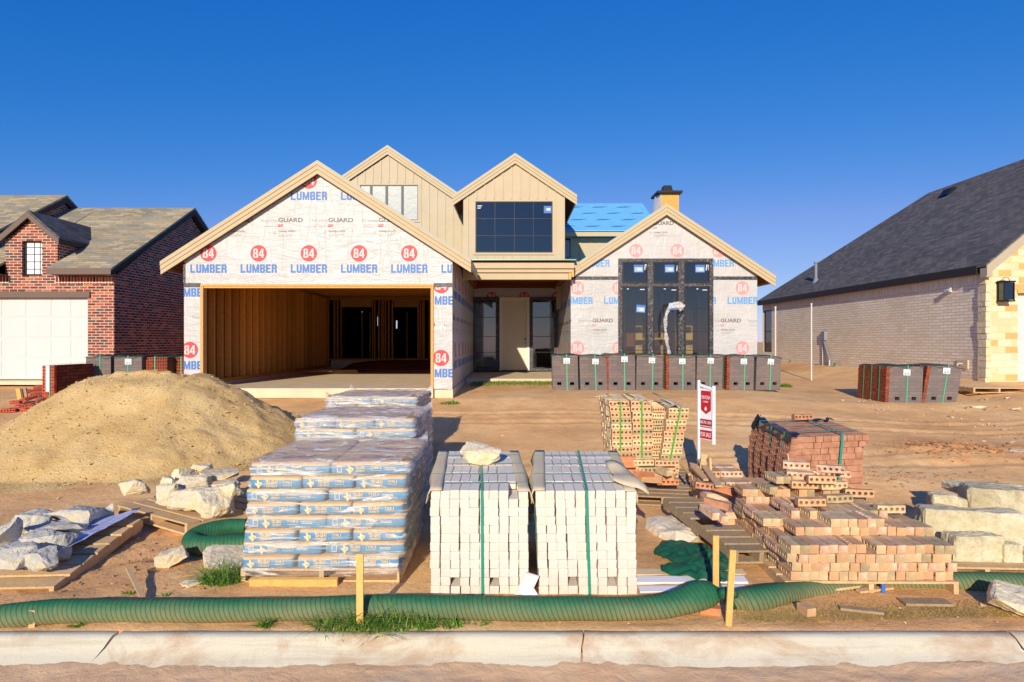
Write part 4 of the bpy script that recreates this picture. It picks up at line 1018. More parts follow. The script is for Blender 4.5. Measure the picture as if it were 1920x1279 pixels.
# ================================================================ sand heap
def heap_h(x, y):
    ax, bx, cy = -6.40, -5.55, 10.35
    qx = max(ax, min(bx, x)); dx = x-qx; dy = (y-cy)*(1.0 if y < cy else 1.15)
    r = math.hypot(dx, dy); r += .12*nz(x*.9, y*.9, 11)+.05*nz(x*3, y*3, 2); Rr = 2.22
    t = r/Rr; c_ = 1-t
    h = 1.36*(.5*(c_+abs(c_)))-.22*math.exp(-(t/.17)**2)
    h -= .05*max(0., nz(x*1.1+9, y*.8, 3))*sm(t*3)
    h *= (1.05 if x > -5.2 else 1.0)
    foot = .06*math.exp(-((t-1.)/.22)**2)
    return h+foot-.04
def crumbs(x, y, k):
    rough = sm((x+5.6)/1.4)*.8+.35
    return k*rough*(.05*nz(x*2.4, y*2.4, 5)+.034*nz(x*8, y*8, 1)+.034*abs(nz(x*17, y*17, 4)))
xs = np.arange(-10.2, -2.6, .05); ys = np.arange(7.6, 13.2, .05); mb = MB(); nx = len(xs)
for y in ys:
    for x in xs:
        h = heap_h(x, y); k = sm((h)/.15)
        mb.v.append(Vector((x, y, gnd(x, y)+(h+crumbs(x, y, 1.)*k if h > -.02 else -.08))))
for j in range(len(ys)-1):
    for i in range(nx-1):
        a = j*nx+i
        if max(heap_h(xs[i+p], ys[j+q]) for p in (0, 1) for q in (0, 1)) < -.03: continue
        mb.f.append([a, a+1, a+nx+1, a+nx]); mb.m.append(0)
tagit(fastmesh('sand_heap', mb.v, mb.f, [M['sand']]), 'big heap of pale yellow masonry sand in front of the garage, left side', 'sand heap')

# ================================================================ bricks
BL, BW, BH = .242, .072, .067
def brick_solid(L=BL, Wd=BW, Hh=BH, c=.004, seed=0, wob=.0015):
    "chamfered block, L along y, Wd along x"
    rnd = random.Random(seed); mb = MB(); hx, hy, hz = Wd/2, L/2, Hh/2
    bm = bmesh.new(); bmesh.ops.create_cube(bm, size=1.)
    for v in bm.verts: v.co = Vector((v.co.x*Wd, v.co.y*L, v.co.z*Hh))
    bmesh.ops.bevel(bm, geom=bm.edges[:], offset=c, segments=1, affect='EDGES')
    for v in bm.verts: v.co += Vector((rnd.uniform(-wob, wob), rnd.uniform(-wob, wob), rnd.uniform(-wob, wob)))
    bm.verts.index_update(); mb.add([v.co.copy() for v in bm.verts], [[v.index for v in f.verts] for f in bm.faces]); bm.free(); return mb
def brick_cored(L=BL, Wd=BW, Hh=BH, nh=5, r=.0155, seed=0, dark=False):
    "L along y, cores run along x (through the faces +-x)"
    rnd = random.Random(seed); mb = MB(); hx, hy, hz = Wd/2, L/2, Hh/2; cw = L/nh; N = 8
    for k in range(nh):
        y0 = -hy+k*cw; yc = y0+cw/2
        ring = []
        for i in range(N):
            a = 2*math.pi*(i+.5)/N+math.pi; ring.append((yc+r*math.cos(a), r*math.sin(a)))
        sq = []
        for i in range(N):
            a = 2*math.pi*(i+.5)/N+math.pi; c, s_ = math.cos(a), math.sin(a); q = 1/max(abs(c), abs(s_))
            sq.append((yc+c*q*cw/2, s_*q*hz))
        P = [(sx*hx, p[0], p[1]) for sx in (-1, 1) for p in ring]+[(sx*hx, p[0], p[1]) for sx in (-1, 1) for p in sq]
        # snap the square's points to the corners
        def snap(p):
            return p
        fs = []
        for i in range(N):
            j = (i+1) % N
            fs.append((2*N+i, 2*N+j, j, i)); fs.append((3*N+j, 3*N+i, N+i, N+j)); fs.append((i, j, N+j, N+i))
        P = [Vector(p) for p in P]
        b = len(mb.v); mb.add(P, fs)
        # corner fillers
        for sx, o_ in ((-1, 2*N), (1, 3*N)):
            for i in range(N):
                j = (i+1) % N; a_, b_ = P[o_+i], P[o_+j]
                if abs(abs(a_.z)-hz) > 1e-6 or abs(abs(b_.z)-hz) > 1e-6:
                    if abs(a_.z-b_.z) > 1e-6 and abs(a_.y-b_.y) > 1e-6:
                        c = Vector((sx*hx, yc+math.copysign(cw/2, (a_.y+b_.y)/2-yc), math.copysign(hz, (a_.z+b_.z)/2)))
                        mb.add([a_, b_, c], [(0, 2, 1) if sx < 0 else (0, 1, 2)])
    mb.add([(-hx, -hy, -hz), (hx, -hy, -hz), (hx, hy, -hz), (-hx, hy, -hz), (-hx, -hy, hz), (hx, -hy, hz), (hx, hy, hz), (-hx, hy, hz)],
           [(0, 3, 2, 1), (4, 5, 6, 7), (0, 1, 5, 4), (2, 3, 7, 6)])
    for i in range(len(mb.v)):
        v = mb.v[i]; n_ = noise.noise_vector(v*13+Vector((seed*3.1, 0, 0)))*.0022; mb.v[i] = v+n_
    return mb
SOL = [brick_solid(seed=i) for i in range(4)]; COR = [brick_cored(seed=i) for i in range(3)]
_bm = {}
def bmesh_for(kind, mat, i):
    key = (kind, mat, i)
    if key not in _bm: _bm[key] = (SOL if kind == 's' else COR)[i].mesh('brick', M[mat])
    return _bm[key]

# ---- white strapped packs
def white_pack(xl, xr, lean, seed, label, fork, gaps=(), y0=4.95, z0=.035, sk=0.):
    rnd = random.Random(seed); ncol, nrow, nd = 10, 12, 5
    P = T('white_brick_pack', ((xl+xr)/2, y0+.6, z0), label, 'brick pack', 'strapped packs of white bricks')
    w = (xr-xl)/ncol; rest = MB(); cand = []
    tilt = R(4.5)
    for r_ in range(nrow):
        for c in range(ncol):
            for d in range(nd):
                if d > 0 and r_ < nrow-1 and 0 < c < ncol-1: continue
                if r_ == 1 and c in fork: continue
                if (r_, c, d) in gaps: continue
                k = r_/(nrow-1)
                x = xl+(c+.5)*w+lean(k, (c+.5)/ncol)+.0035*math.sin(c*2.7+k*4.2+seed)*math.sin(k*3.1416*.9)+.0012*math.sin(c*5.1+r_*1.3); y = y0+(d+.5)*.246; z = z0+(r_+.5)*.0672
                x += rnd.uniform(-.0022, .0022); y += rnd.uniform(-.007, .007) if d == 0 else 0
                x += sk*(y-y0); y2 = (y-y0)*math.cos(tilt)-(z-z0)*0+y0; z2 = z+(y-y0)*math.sin(tilt)
                Mx = TM((x, y2, z2), (tilt+rnd.uniform(-.006, .006), rnd.uniform(-.012, .012), rnd.uniform(-.012, .012)), (min(1., (w-.0015)/BW)*(1.008 if (c*7+r_//3+seed) % 6 else .985), 1, 1))
                pr = (0 if d == 0 and c in range(ncol) else 1)
                cand.append((pr, nrow-r_, Mx))
    cand.sort(key=lambda t: (t[0], t[1]))
    for i, (a, b, Mx) in enumerate(cand):
        if i < 99: inst(bmesh_for('s', 'wbrick', i % 4), 'brick', Mx, P)
        else: rest.merge(SOL[i % 4], Mx)
    o = rest.build('brick_filling', M['wbrick'], P); o['kind'] = 'stuff'
    # a dark core so that the gaps look into the pack
    top = z0+nrow*.0672; tl = lean(1, 0); tr = lean(1, 1)
    def tp(x, y, dz=0.): return Vector((x+sk*y, y0+(y)*1.0, top+dz+y*math.sin(tilt)))
    # straps
    mb = MB(); sx = xl+(xr-xl)*.52; s0 = lean(0, .5); s1 = lean(1, .5)
    mb.beam((sx+s0, y0-.012, z0), (sx+s1, y0-.012, top+.006), .021, .003, up=(0, -1, 0)); mb.beam((sx+s1, y0-.012, top+.006), tp(sx+s1*.8, 1.22, .008), .021, .003)
    mb.build('strap', M['strap'], P)
    for yy in (.16, .42, .72, 1.02):
        mb = MB(); z = .014; mb.beam(tp(xl+tl-.004, yy, z), tp(xr+tr+.004, yy+.02, z), .009, .003); mb.beam(tp(xl+tl-.006, yy, z), (xl-.006+sk*yy, y0+yy, z0+.1), .009, .003, up=(1, 0, 0)); mb.beam(tp(xr+tr+.006, yy+.02, z), (xr+.006+sk*yy, y0+yy, z0+.1), .009, .003, up=(1, 0, 0)); mb.build('strap', M['strap'], P)
    for sgn, xe in ((1, xl+tl), (-1, xr+tr)):
        mb = MB()
        def fl(u, v):
            a = v*2-1; y = -.03+1.22*u
            if a < 0: p = tp(xe-.012*sgn, y, .010+a*.10)+V(-sgn*.02*abs(a)*rndw(u), 0, 0)
            else: p = tp(xe+sgn*a*.085, y, .010+.004*math.sin(u*14))
            return p
        rndw = lambda u: 1+math.sin(u*9+seed)
        mb.grid(fl, 14, 6); ob = mb.build('edge_board', M['card'], P, True); sd = ob.modifiers.new('t', 'SOLIDIFY'); sd.thickness = .005
    return P
p1 = white_pack(-.622, .138, lambda k, c: -.005*k, 3, 'strapped pack of white bricks with a big pale rock lying on its top', (2, 6), gaps={(11, 8, 0)}, sk=-.06)
p2 = white_pack(.205, .965, lambda k, c: -.035*k*(1-c*.7)+.0*k, 4, 'strapped pack of white bricks, the right one, with a loose cardboard edge board', (3, 7), sk=.045)
mb = MB(); mb.box((.105, 4.92, .10), (.11, .02, .26), Euler((.3, .35, .2)).to_matrix()); mb.box((.14, 4.90, .06), (.12, .02, .1), Euler((.1, 1.0, .1)).to_matrix())
tagit(mb.build('trim_offcut', M['signwhite'], at=(.1, 4.9, .03)), 'bent white trim offcut wedged between the two white brick packs', 'offcut')
mb = MB()
def flap(u, v): return Vector((.80+.26*u+.03*math.sin(v*3), 5.05+.5*v-.10*u, .905+.045*v-.11*u*u-.02*math.sin(u*5+v*3)+.02*math.sin(v*7)))
mb.grid(flap, 8, 8); ob = mb.build('loose_cardboard', M['card'], None, True, at=(.95, 5.2, .9)); ob.modifiers.new('t', 'SOLIDIFY').thickness = .006
tagit(ob, 'crumpled grey-brown cardboard flap hanging off the right white brick pack', 'cardboard')

# ---- cored brick packs (grey faced), with their strap, tag and cover sheet
def face_pack(name, x, y, z, w, d, h, rz, label, cat, group, side=None, face='gpack', tag=True, cover='gcover', shear=0., hole=True, holes_front=False, strapc='mstrap', lift=0.):
    P = T(name, (x, y, z), label, cat, group); Rz = Matrix.Rotation(rz, 4, 'Z'); O_ = Matrix.Translation((x, y, z)) @ Rz
    sh = lambda p: O_ @ Vector((p[0]+shear*p[2]/h, p[1], p[2]))
    mb = MB()
    def bx(x0, x1, y0, y1, z0, z1):
        n0 = len(mb.v); mb.bb(x0, x1, y0, y1, z0, z1)
        for i in range(n0, len(mb.v)): mb.v[i] = sh(mb.v[i])
    hx = w/2; zf = .15
    if hole and not holes_front:
        c1, c2 = -w*.24, w*.26; q_ = .05
        bx(-hx, hx, 0, d, zf+.045, h)
        bx(-hx, c1-q_, 0, d, 0, zf+.0445); bx(c1+q_, c2-q_, 0, d, 0, zf+.0445); bx(c2+q_, hx, 0, d, 0, zf+.0445); bx(c1-q_, c1+q_, .001, d, 0, zf-.03); bx(c2-q_, c2+q_, .001, d, 0, zf-.03)
    else: bx(-hx, hx, 0, d, 0, h)
    mb.build('brick_block', M[face], P)
    if side is not None:
        # cored brick ends laid up on the exposed flank
        cb = MB(); rnd = random.Random(int(x*100)); nr = int(h/.068); ny = int(round(d/.246))
        for r_ in range(nr):
            for j in range(ny):
                M4 = O_ @ TM((side*(hx+.034)+shear*(r_+.5)/nr+rnd.uniform(-.006, .006), (j+.5)*d/ny, (r_+.5)*h/nr), (0, 0, 0), (1, d/ny/BL*.97, h/nr/BH*.96))
                cb.merge(COR[r_ % 3], M4)
        cb.build('cored_bricks', M['sbrick'] if face != 'brpack' else M['lbrick'], P)
    if holes_front:
        cb = MB(); nr = int(h/.068); nc = max(1, int(round(w/.246)))
        for r_ in range(nr):
            for j in range(nc):
                M4 = O_ @ TM((-hx+(j+.5)*w/nc, -.034, (r_+.5)*h/nr), (0, 0, R(90)), (1, w/nc/BL*.97, h/nr/BH*.96)); cb.merge(COR[(r_+j) % 3], M4)
        cb.build('cored_bricks', M['lbrick'] if face == 'brpack' else M['sbrick'], P)
    if cover:
        mb = MB(); rr = random.Random(int(abs(x*31)))
        ph = rr.uniform(0, 6)
        def cv_(u, v):
            a = u*2-1; yy = -.015+(d+.03)*v; zz = h+.012+.010*math.sin(u*9+ph)+.012*math.sin(v*7+ph)
            xx = a*(hx+.03)
            if v == 0: zz -= .028+.02*math.sin(u*12+ph)
            if abs(a) > .99: zz -= .02
            return sh((xx, yy, zz))
        mb.grid(cv_, 12, 8); o = mb.build('cover_sheet', M[cover], P, True); o.modifiers.new('t', 'SOLIDIFY').thickness = .006
    mb = MB(); xs0 = .06*w+rr_(x)*.03
    mb.beam(sh((xs0, -.012-(.07 if holes_front else 0), .0)), sh((xs0, -.012-(.07 if holes_front else 0), h+.02)), .022, .004, up=(0, -1, 0)); mb.beam(sh((xs0, -.012, h+.028)), sh((xs0, d, h+.028)), .022, .004)
    mb.build('strap', M[strapc], P)
    if side is not None:
        for j in range(3):
            mb = MB(); yy = d*(.22+.28*j); xs1 = side*(hx+.078)
            mb.beam(sh((xs1, yy, 0)), sh((xs1, yy, h+.01)), .02, .004, up=(1, 0, 0)); mb.build('strap', M[strapc], P)
    if tag:
        mb = MB(); c = sh((xs0-.01+.02*rr_(x*3), -.020, h-.12-.015*rr_(x*5))); mb.box(c, (.15, .004, .13), Rz.to_3x3() @ Euler((0, (tag-1)*.4 if tag is not True else 0, 0)).to_matrix(), 0)
        for j in range(2): mb.box(c+V(-.03+.06*j, -.003, -.03), (.04, .002, .04), Rz.to_3x3(), 1)
        tg = mb.build('tag', [M['stwhite'], M['lgrey']], P)
    return P
def rr_(x): return math.sin(x*37.)
ordn = ['leftmost', 'second', 'third', 'fourth', 'fifth', 'sixth', 'seventh', 'rightmost']
fr_ = [(1036, 1085, None), (1088, 1139, None), (1141, 1191, -1), (1192, 1243, None), (1254, 1304, -1), (1305, 1355, None), (1367, 1413, -1), (1416, 1464, None)]
for i, (a, b, sd) in enumerate(fr_):
    D = 15.15+.02*i; s_ = F/D; w = (b-a)/s_; x = ((a+b)/2-960)/s_; z = 2-92.5/s_
    face_pack('grey_brick_pack', x, D, z, w-.012, 1.0, [.83, .815, .845, .84, .825, .83, .82, .812][i], R([-2.5, 1.5, -1, 2, -1.5, 1, -.5, 2.5][i]), ordn[i]+' of the eight strapped grey brick packs lined up below the tall window', 'brick pack', 'row of grey brick packs in front of the house', side=sd, shear=[-.02, -.03, .0, .02, 0, .02, .02, .03][i], tag=1+(.3 if i == 7 else .1*(i % 2)))
# ground follows their feet
face_pack('grey_brick_pack', (1697-960)/87., 13.8, .60, .72, 1.12, .85, R(0), 'left of the two grey brick packs by the white brick house, red cored side showing', 'brick pack', 'pair of grey brick packs by the white brick house', side=-1, shear=.04, tag=1.1)
face_pack('grey_brick_pack', (1766-960)/87., 13.85, .60, .66, 1.1, .86, R(-3), 'leaning strapped grey brick pack by the white brick house, right of the pair', 'brick pack', 'pair of grey brick packs by the white brick house', side=-1, shear=.14, tag=1.2)
# left group behind the sand heap
face_pack('red_brick_pack', -9.62, 13.35, .66, .26, 1.1, .83, R(-2), 'strapped red brick pack with a white edge strip beside the spilled red bricks', 'brick pack', None, face='brpack', tag=False, cover=None, holes_front=True)
mb = MB(); mb.bb(-9.66, -9.59, 13.26, 13.265, .95, 1.49); tagit(mb.build('edge_strip', M['signwhite'], at=(-9.62, 13.26, .9)), 'white plastic edge strip on the front of the red brick pack by the garage door', 'edge strip')
for i, (a, b, D, hf, lab) in enumerate(((160, 209, 14.6, False, 'strapped grey brick pack behind the sand heap, next to the red pack'), (213, 267, 14.5, False, 'tagged grey brick pack behind the sand heap, in the middle of the row'), (268, 318, 14.7, True, 'brick pack behind the sand heap with its red cored end to the street'), (327, 352, 15.0, True, 'brick pack half hidden by the garage corner behind the sand heap'))):
    s_ = F/D; face_pack('grey_brick_pack', ((a+b)/2-960)/s_, D, .78, (b-a)/s_-.03, 1.0, .87-.01*i, 0, lab, 'brick pack', 'packs of bricks behind the sand heap', tag=(i == 1) and 1., holes_front=hf)

# spilled red bricks, far left
random.seed(12)
sp = [(16, 768, .3, .1), (37, 765, .1, .0), (50, 760, .6, .2), (44, 752, -.3, .5), (57, 748, .9, .5), (66, 757, 1.3, .2), (70, 742, .5, .8), (75, 735, .4, .9), (67, 763, .1, .0), (76, 728, .2, .6), (53, 768, -.1, 0), (100, 762, .0, 0), (8, 768, .2, 0), (30, 757, -.2, .5), (80, 750, 1.2, .3), (60, 738, .4, .7), (137, 742, .8, 1.2), (20, 800, .1, 0), (35, 806, .6, .1)]
for i, (a, b, rz, ry) in enumerate(sp):
    p = G(a, b+6); p.z += .035+ry*.10; 
    o = inst(bmesh_for('c', 'lbrick', i % 3), 'brick', TM(p, (random.uniform(-.3, .3), -ry*.7, rz+R(90))))
    tagit(o, 'red cored brick in the spilled heap left of the red brick pack' if i < 16 else ('red brick standing on end against the shaded side of the red pack' if i == 16 else 'red brick fragment lying in the dirt left of the sand heap'), 'brick', 'spilled red bricks')
for px, py in ((36, 745), (47, 744)):
    p = G(px, py+4); mb = MB(); mb.box(p+V(0, 0, .1), (.08, .04, .26), Euler((.1, -.1, .2)).to_matrix()); tagit(mb.build('wood_stake', M['stake'] if px == 36 else M['greywood'], at=p), ('bright' if px == 36 else 'darker')+' short wood stake standing by the spilled red bricks', 'stake')

# ================================================================ pallets
def pallet(cx, cy, cz, w, d, rz, label, tilt=(0, 0), mat='pallet', nb=7, h=.115, group='wooden pallets', miss=(), bottom=True):
    P = T('wooden_pallet', (cx, cy, cz), label, 'pallet', group); Mx = Matrix.Translation((cx, cy, cz)) @ Euler((tilt[0], tilt[1], rz)).to_matrix().to_4x4()
    rnd = random.Random(int(cx*77+cy*13))
    def piece(name, x0, x1, y0, y1, z0, z1, j=.0):
        mb = MB(); mb.bb(x0, x1, y0, y1, z0, z1); Rm = Matrix.Rotation(rnd.uniform(-j, j), 4, 'Z'); c = V((x0+x1)/2, (y0+y1)/2, 0)
        mb.v = [Mx @ (Matrix.Translation(c) @ Rm @ Matrix.Translation(-c) @ p) for p in mb.v]; mb.build(name, M[mat], P)
    for k in (-1, 0, 1): piece('stringer', k*(w/2-.02)-.019, k*(w/2-.02)+.019, -d/2+.004, d/2-.004, .018, h-.018)
    bw = d/nb
    for i in range(nb):
        if i in miss: continue
        y0 = -d/2+i*bw; piece('deck_board', -w/2, w/2, y0+.004, y0+bw*.82, h-.0175, h, .012)
    if bottom:
        for i in (0, nb//2, nb-1): y0 = -d/2+i*bw; piece('bottom_board', -w/2, w/2, y0+.006, y0+bw*.8, 0, .0175)
    return P, Mx

# ================================================================ wrapped cement bags
def superq(a, b, c, e1, e2, nu=22, nv=10):
    mb = MB(); sp_ = lambda v, e: math.copysign(abs(v)**e, v)
    for j in range(nv+1):
        ph = -math.pi/2+math.pi*j/nv
        for i in range(nu):
            th = 2*math.pi*i/nu
            mb.v.append(Vector((a*sp_(math.cos(ph), e1)*sp_(math.cos(th), e2), b*sp_(math.cos(ph), e1)*sp_(math.sin(th), e2), c*sp_(math.sin(ph), e1))))
    for j in range(nv):
        for i in range(nu):
            i2 = (i+1) % nu; mb.f.append([j*nu+i, j*nu+i2, (j+1)*nu+i2, (j+1)*nu+i]); mb.m.append(0)
    return mb
TEX = [(-.36, .02), (-.12, .02), (-.12, .40), (.10, .40), (.10, .20), (.30, .12), (.42, .10), (.45, -.12), (.38, -.2), (.20, -.33), (.12, -.55), (-.02, -.5), (-.12, -.28), (-.22, -.24), (-.30, -.12), (-.46, .0)]
def texas(w):
    c = (0.05, 0.0); n = len(TEX); return [[(c[0]*w, c[1]*w), (TEX[i][0]*w, TEX[i][1]*w), (TEX[(i+1) % n][0]*w, TEX[(i+1) % n][1]*w)] for i in range(n)]
def bagmesh(kind):
    a, b = (.325, .205) if kind == 'long' else (.212, .318)
    mb = superq(a, b, .0555, .30, .14, 28, 12)
    for i, v in enumerate(mb.v): v += Vector((0, 0, .005*nz(v.x*7, v.y*7, 3)))
    O_ = V(0, -b-.002, -.003); U_ = V(1, 0, 0); V_ = V(0, 0, 1); N_ = V(0, -1, 0)
    if kind == 'long':
        stamp(mb, rect2(.042, .056), (-.245, 0), O_, U_, V_, N_, .003, 1); stamp(mb, rect2(.030, .043), (-.245, 0), O_, U_, V_, N_, .005, 2)
        stamp(mb, texas(.075), (-.165, 0), O_, U_, V_, N_, .003, 1); stamp(mb, disc(.005, 8), (-.15, -.006), O_, U_, V_, N_, .005, 3)
        stamp(mb, fit('TEX-GRAY', .085, .028, .03, 0, .95), (-.075, .012), O_, U_, V_, N_, .003, 1); stamp(mb, fit('CEMENT', .075, .016, .02), (-.075, -.015), O_, U_, V_, N_, .003, 1)
        stamp(mb, fit('TYPE S', .088, .024, .02), (.05, .012), O_, U_, V_, N_, .003, 1); stamp(mb, rect2(.088, .003), (.05, -.012), O_, U_, V_, N_, .003, 1)
        for q in (.008, -.004): stamp(mb, rect2(.09, .005), (.165, q), O_, U_, V_, N_, .003, 1)
    else:
        stamp(mb, texas(.07), (-.135, 0), O_, U_, V_, N_, .003, 1); stamp(mb, disc(.005, 8), (-.12, -.006), O_, U_, V_, N_, .005, 3)
        stamp(mb, fit('TEX-GRAY', .10, .032, .03, 0, .95), (-.025, .010), O_, U_, V_, N_, .003, 1); stamp(mb, fit('CEMENT', .09, .017, .02), (-.025, -.019), O_, U_, V_, N_, .003, 1)
        stamp(mb, fit('TYPE S', .075, .022, .02), (.10, .008), O_, U_, V_, N_, .003, 1); stamp(mb, rect2(.075, .003), (.10, -.012), O_, U_, V_, N_, .003, 1)
    # lettering patch on the top face
    for q, mm in ((0., 3), (.06, 4)): stamp(mb, fit('TEX-GRAY', .26 if kind == 'long' else .2, .05, .02), (0, q-.03), V(0, 0, .0585), V(1, 0, 0), V(0, 1, 0), V(0, 0, 1), .002, mm)
    me = mb.mesh('cement_bag', [M['bag'], M['kraft'], M['paleblue'], M['bagred'], M['bagnavy']], smooth=True); return me
BG = {k: bagmesh(k) for k in ('long', 'short')}
def bag_stack(cx, y0, z0, rz, label, lean=(0, 0), seed=1, nl=8, film='film', fsag=.02):
    rnd = random.Random(seed); P = T('bag_stack', (cx, y0+.62, z0), label, 'bag stack', 'film wrapped stacks of cement bags')
    Mx = Matrix.Translation((cx, y0+.62, z0)) @ Matrix.Rotation(rz, 4, 'Z'); hL = .107
    for l in range(nl):
        ox = lean[0]*l/nl; oy = lean[1]*l/nl; zc = (l+.5)*hL
        if l % 2: spots = [('long', -.325+.65*i, -.405+.405*j) for i in (0, 1) for j in (0, 1, 2)]
        else: spots = [('short', -.43+.43*i, -.31+.62*j) for i in (0, 1, 2) for j in (0, 1)]
        for k_, x, y in spots:
            inst(BG[k_], 'cement_bag', Mx @ TM((x+ox+rnd.uniform(-.012, .012), y+oy+rnd.uniform(-.012, .008), zc), (rnd.uniform(-.01, .01), rnd.uniform(-.015, .015), rnd.uniform(-.02, .02))), P)
    top = nl*hL; hx, hy = .665, .64; mb = MB()
    # film hood: four sides and a rucked top with pulled-up corners
    def side(u, v):
        a = u*4; k_ = int(min(3, a)); t = a-k_; t = t*2-1
        c = [(t*hx, -hy), (hx, t*hy), (-t*hx, hy), (-hx, -t*hy)][k_]
        z = -.05+v*(top+.055); w_ = 1+.012*math.sin(v*nl*math.pi*2-1.57)+.012*nz(c[0]*3, c[1]*3, z*9+seed)
        rr = 1-.035*(abs(t)**8); x, y = c[0]*w_*rr, c[1]*w_*rr
        if v < .12: x *= 1+.05*(1-v/.12)*abs(nz(u*20, 3, seed)); y *= 1+.05*(1-v/.12)*abs(nz(u*20, 7, seed))
        return Mx @ Vector((x+lean[0]*v, y+lean[1]*v, z))
    mb.grid(side, 96, 42)
    def topf(u, v):
        x, y = (u*2-1), (v*2-1); edge = max(abs(x), abs(y))
        z = top+.012+.018*nz(x*2.5, y*2.5, seed)+.022*abs(nz(x*5+y*3, y*1.5, seed+4))
        cn = max(0, abs(x)-.8)*max(0, abs(y)-.8)/.04; z += .07*cn
        if edge > .93: z -= .03*(edge-.93)/.07*(1-cn)
        rr = 1-.03*cn
        return Mx @ Vector((x*hx*rr+lean[0], y*hy*rr+lean[1], z))
    mb.grid(topf, 36, 34)
    mb.build('stretch_film', M[film], P, True)
    return P
bag_stack(-1.545, 5.17, .160, R(1.0), 'nearest film wrapped stack of blue cement bags, eight layers high behind the wood stake', (.06, .02), 1)
pallet(-1.555, 5.80, .042, 1.30, 1.24, R(1.0), 'wooden pallet under the nearest cement bag stack')
bag_stack(-1.65, 6.82, .205, R(-1.5), 'middle film wrapped stack of cement bags with a rucked cloudy plastic top', (-.02, .03), 2, 9, 'film2')
pallet(-1.65, 7.44, .088, 1.27, 1.22, R(-1.5), 'wooden pallet under the middle cement bag stack')
bag_stack(-1.95, 8.95, .36, R(-2), 'farthest film wrapped stack of cement bags, closest to the garage', (0, 0), 3, 8, 'film2')
pallet(-1.95, 9.57, .245, 1.25, 1.2, R(-2), 'wooden pallet under the farthest cement bag stack')
p = W(470, 1110, 5.12); mb = MB(); mb.box((-1.74, 5.11, .065), (.70, .04, .085), Euler((.15, .0, .0)).to_matrix()); tagit(mb.build('lumber_piece', M['stake'], at=(-1.74, 5.11, .05)), 'yellow lumber piece lying along the front of the nearest cement pallet', 'lumber')

# ================================================================ rocks
def rock(name, pts_box, seed, rz=0, tilt=(0, 0), n=16, sub=2, amp=.05, square=.0, mat='lime', at=(0, 0, 0)):
    rnd = random.Random(seed); bm = bmesh.new(); sx, sy, sz = [q_/2 for q_ in pts_box]
    if square:
        bmesh.ops.create_cube(bm, size=2.)
        for v in bm.verts: v.co = Vector((v.co.x*sx*(1-rnd.uniform(0, .12)*(1-square)*2), v.co.y*sy*(1-rnd.uniform(0, .12)*(1-square)*2), v.co.z*sz*(1-rnd.uniform(0, .15)*(1-square)*2)))
        bmesh.ops.bevel(bm, geom=bm.edges[:], offset=min(sx, sy, sz)*.16, segments=1, affect='EDGES')
    else:
        for i in range(n):
            a = rnd.uniform(0, 2*math.pi); c = rnd.uniform(-1, 1); r_ = rnd.uniform(.8, 1.1)
            x, y, z = math.cos(a)*math.sqrt(1-c*c*.6), math.sin(a)*math.sqrt(1-c*c*.6), c
            x = max(-1, min(1, x*1.25*r_)); y = max(-1, min(1, y*1.25*r_)); z = max(-.95, min(.95, z*1.2))
            bm.verts.new((x*sx, y*sy, z*sz))
        bmesh.ops.convex_hull(bm, input=bm.verts[:]); 
        for v in [v for v in bm.verts if not v.link_faces]: bm.verts.remove(v)
    bmesh.ops.triangulate(bm, faces=bm.faces[:])
    for it in range(8):
        L = [e_ for e_ in bm.edges if e_.calc_length() > max(.03, max(pts_box)*.09)]
        if not L or len(bm.verts) > 900: break
        bmesh.ops.subdivide_edges(bm, edges=L, cuts=1, use_grid_fill=False); bmesh.ops.triangulate(bm, faces=[f for f in bm.faces if len(f.verts) > 3])
    m_ = min(pts_box)
    for v in bm.verts:
        q_ = v.co*(1.6/m_)*.5; n1 = noise.noise_vector(q_+Vector((seed, 0, 0)))*m_*amp*1.6; n2 = noise.noise_vector(v.co*28+Vector((0, seed, 0)))*.006
        cd = noise.voronoi(v.co*(2.6/m_)*.55+Vector((0, 0, seed)))[0]; n3 = v.co.normalized()*(-(cd[1]-cd[0] < .12)*.04*m_+(cd[0]-.3)*.10*m_)
        v.co += n1+n2+n3
    me = bpy.data.meshes.new('rock'); bm.to_mesh(me); bm.free(); me.materials.append(M[mat])
    ob = bpy.data.objects.new(name, me); COL.objects.link(ob); ob.location = at; ob.rotation_euler = (tilt[0], tilt[1], rz); return ob
def rockpx(x0, y0, x1, y1, D, label, seed, dep=.8, name='rock', group=None, cat='rock', tilt=(0, 0), rz=0, fill=1., **kw):
    c = W((x0+x1)/2, (y0+y1)/2, D); w = (x1-x0)*D/F; h = (y1-y0)*D/F
    dd = w*dep; hz = max(.04, (h-.18*dd)*fill)
    return tagit(rock(name, (w, dd, hz), seed, rz, tilt, at=c+V(0, dd*.2, 0), **kw), label, cat, group)
g1 = 'pale quarry rocks on the left pallets'
L1 = [((81, 946, 176, 992), 6.35, 'large flat-topped pale rock on the far end of the left pallet', .9, 0), ((-22, 971, 24, 1030), 5.75, 'rock cut off by the left picture edge on the pallet', 1.2, 0), ((22, 958, 92, 1012), 6.25, 'bluish shaded rock behind the grey rocks on the left pallet', .7, 0),
      ((48, 979, 150, 1004), 6.05, 'brownish low rock between the large flat rock and the grey wedge', .5, 0), ((33, 994, 121, 1035), 5.75, 'grey wedge-shaped rock in the middle of the left pallet', .7, .1), ((-25, 1022, 60, 1074), 5.35, 'grey and yellow rock on the near corner of the left pallet', .8, 0),
      ((42, 1028, 110, 1073), 5.4, 'pointed grey rock at the near right corner of the left pallet', .7, .15), ((96, 1027, 126, 1056), 5.65, 'small pale rock chip lying on the blue plastic of the left pallet', 1, 0), ((175, 944, 212, 982), 6.6, 'upright tan rock at the far corner of the left pallet', .7, .3)]
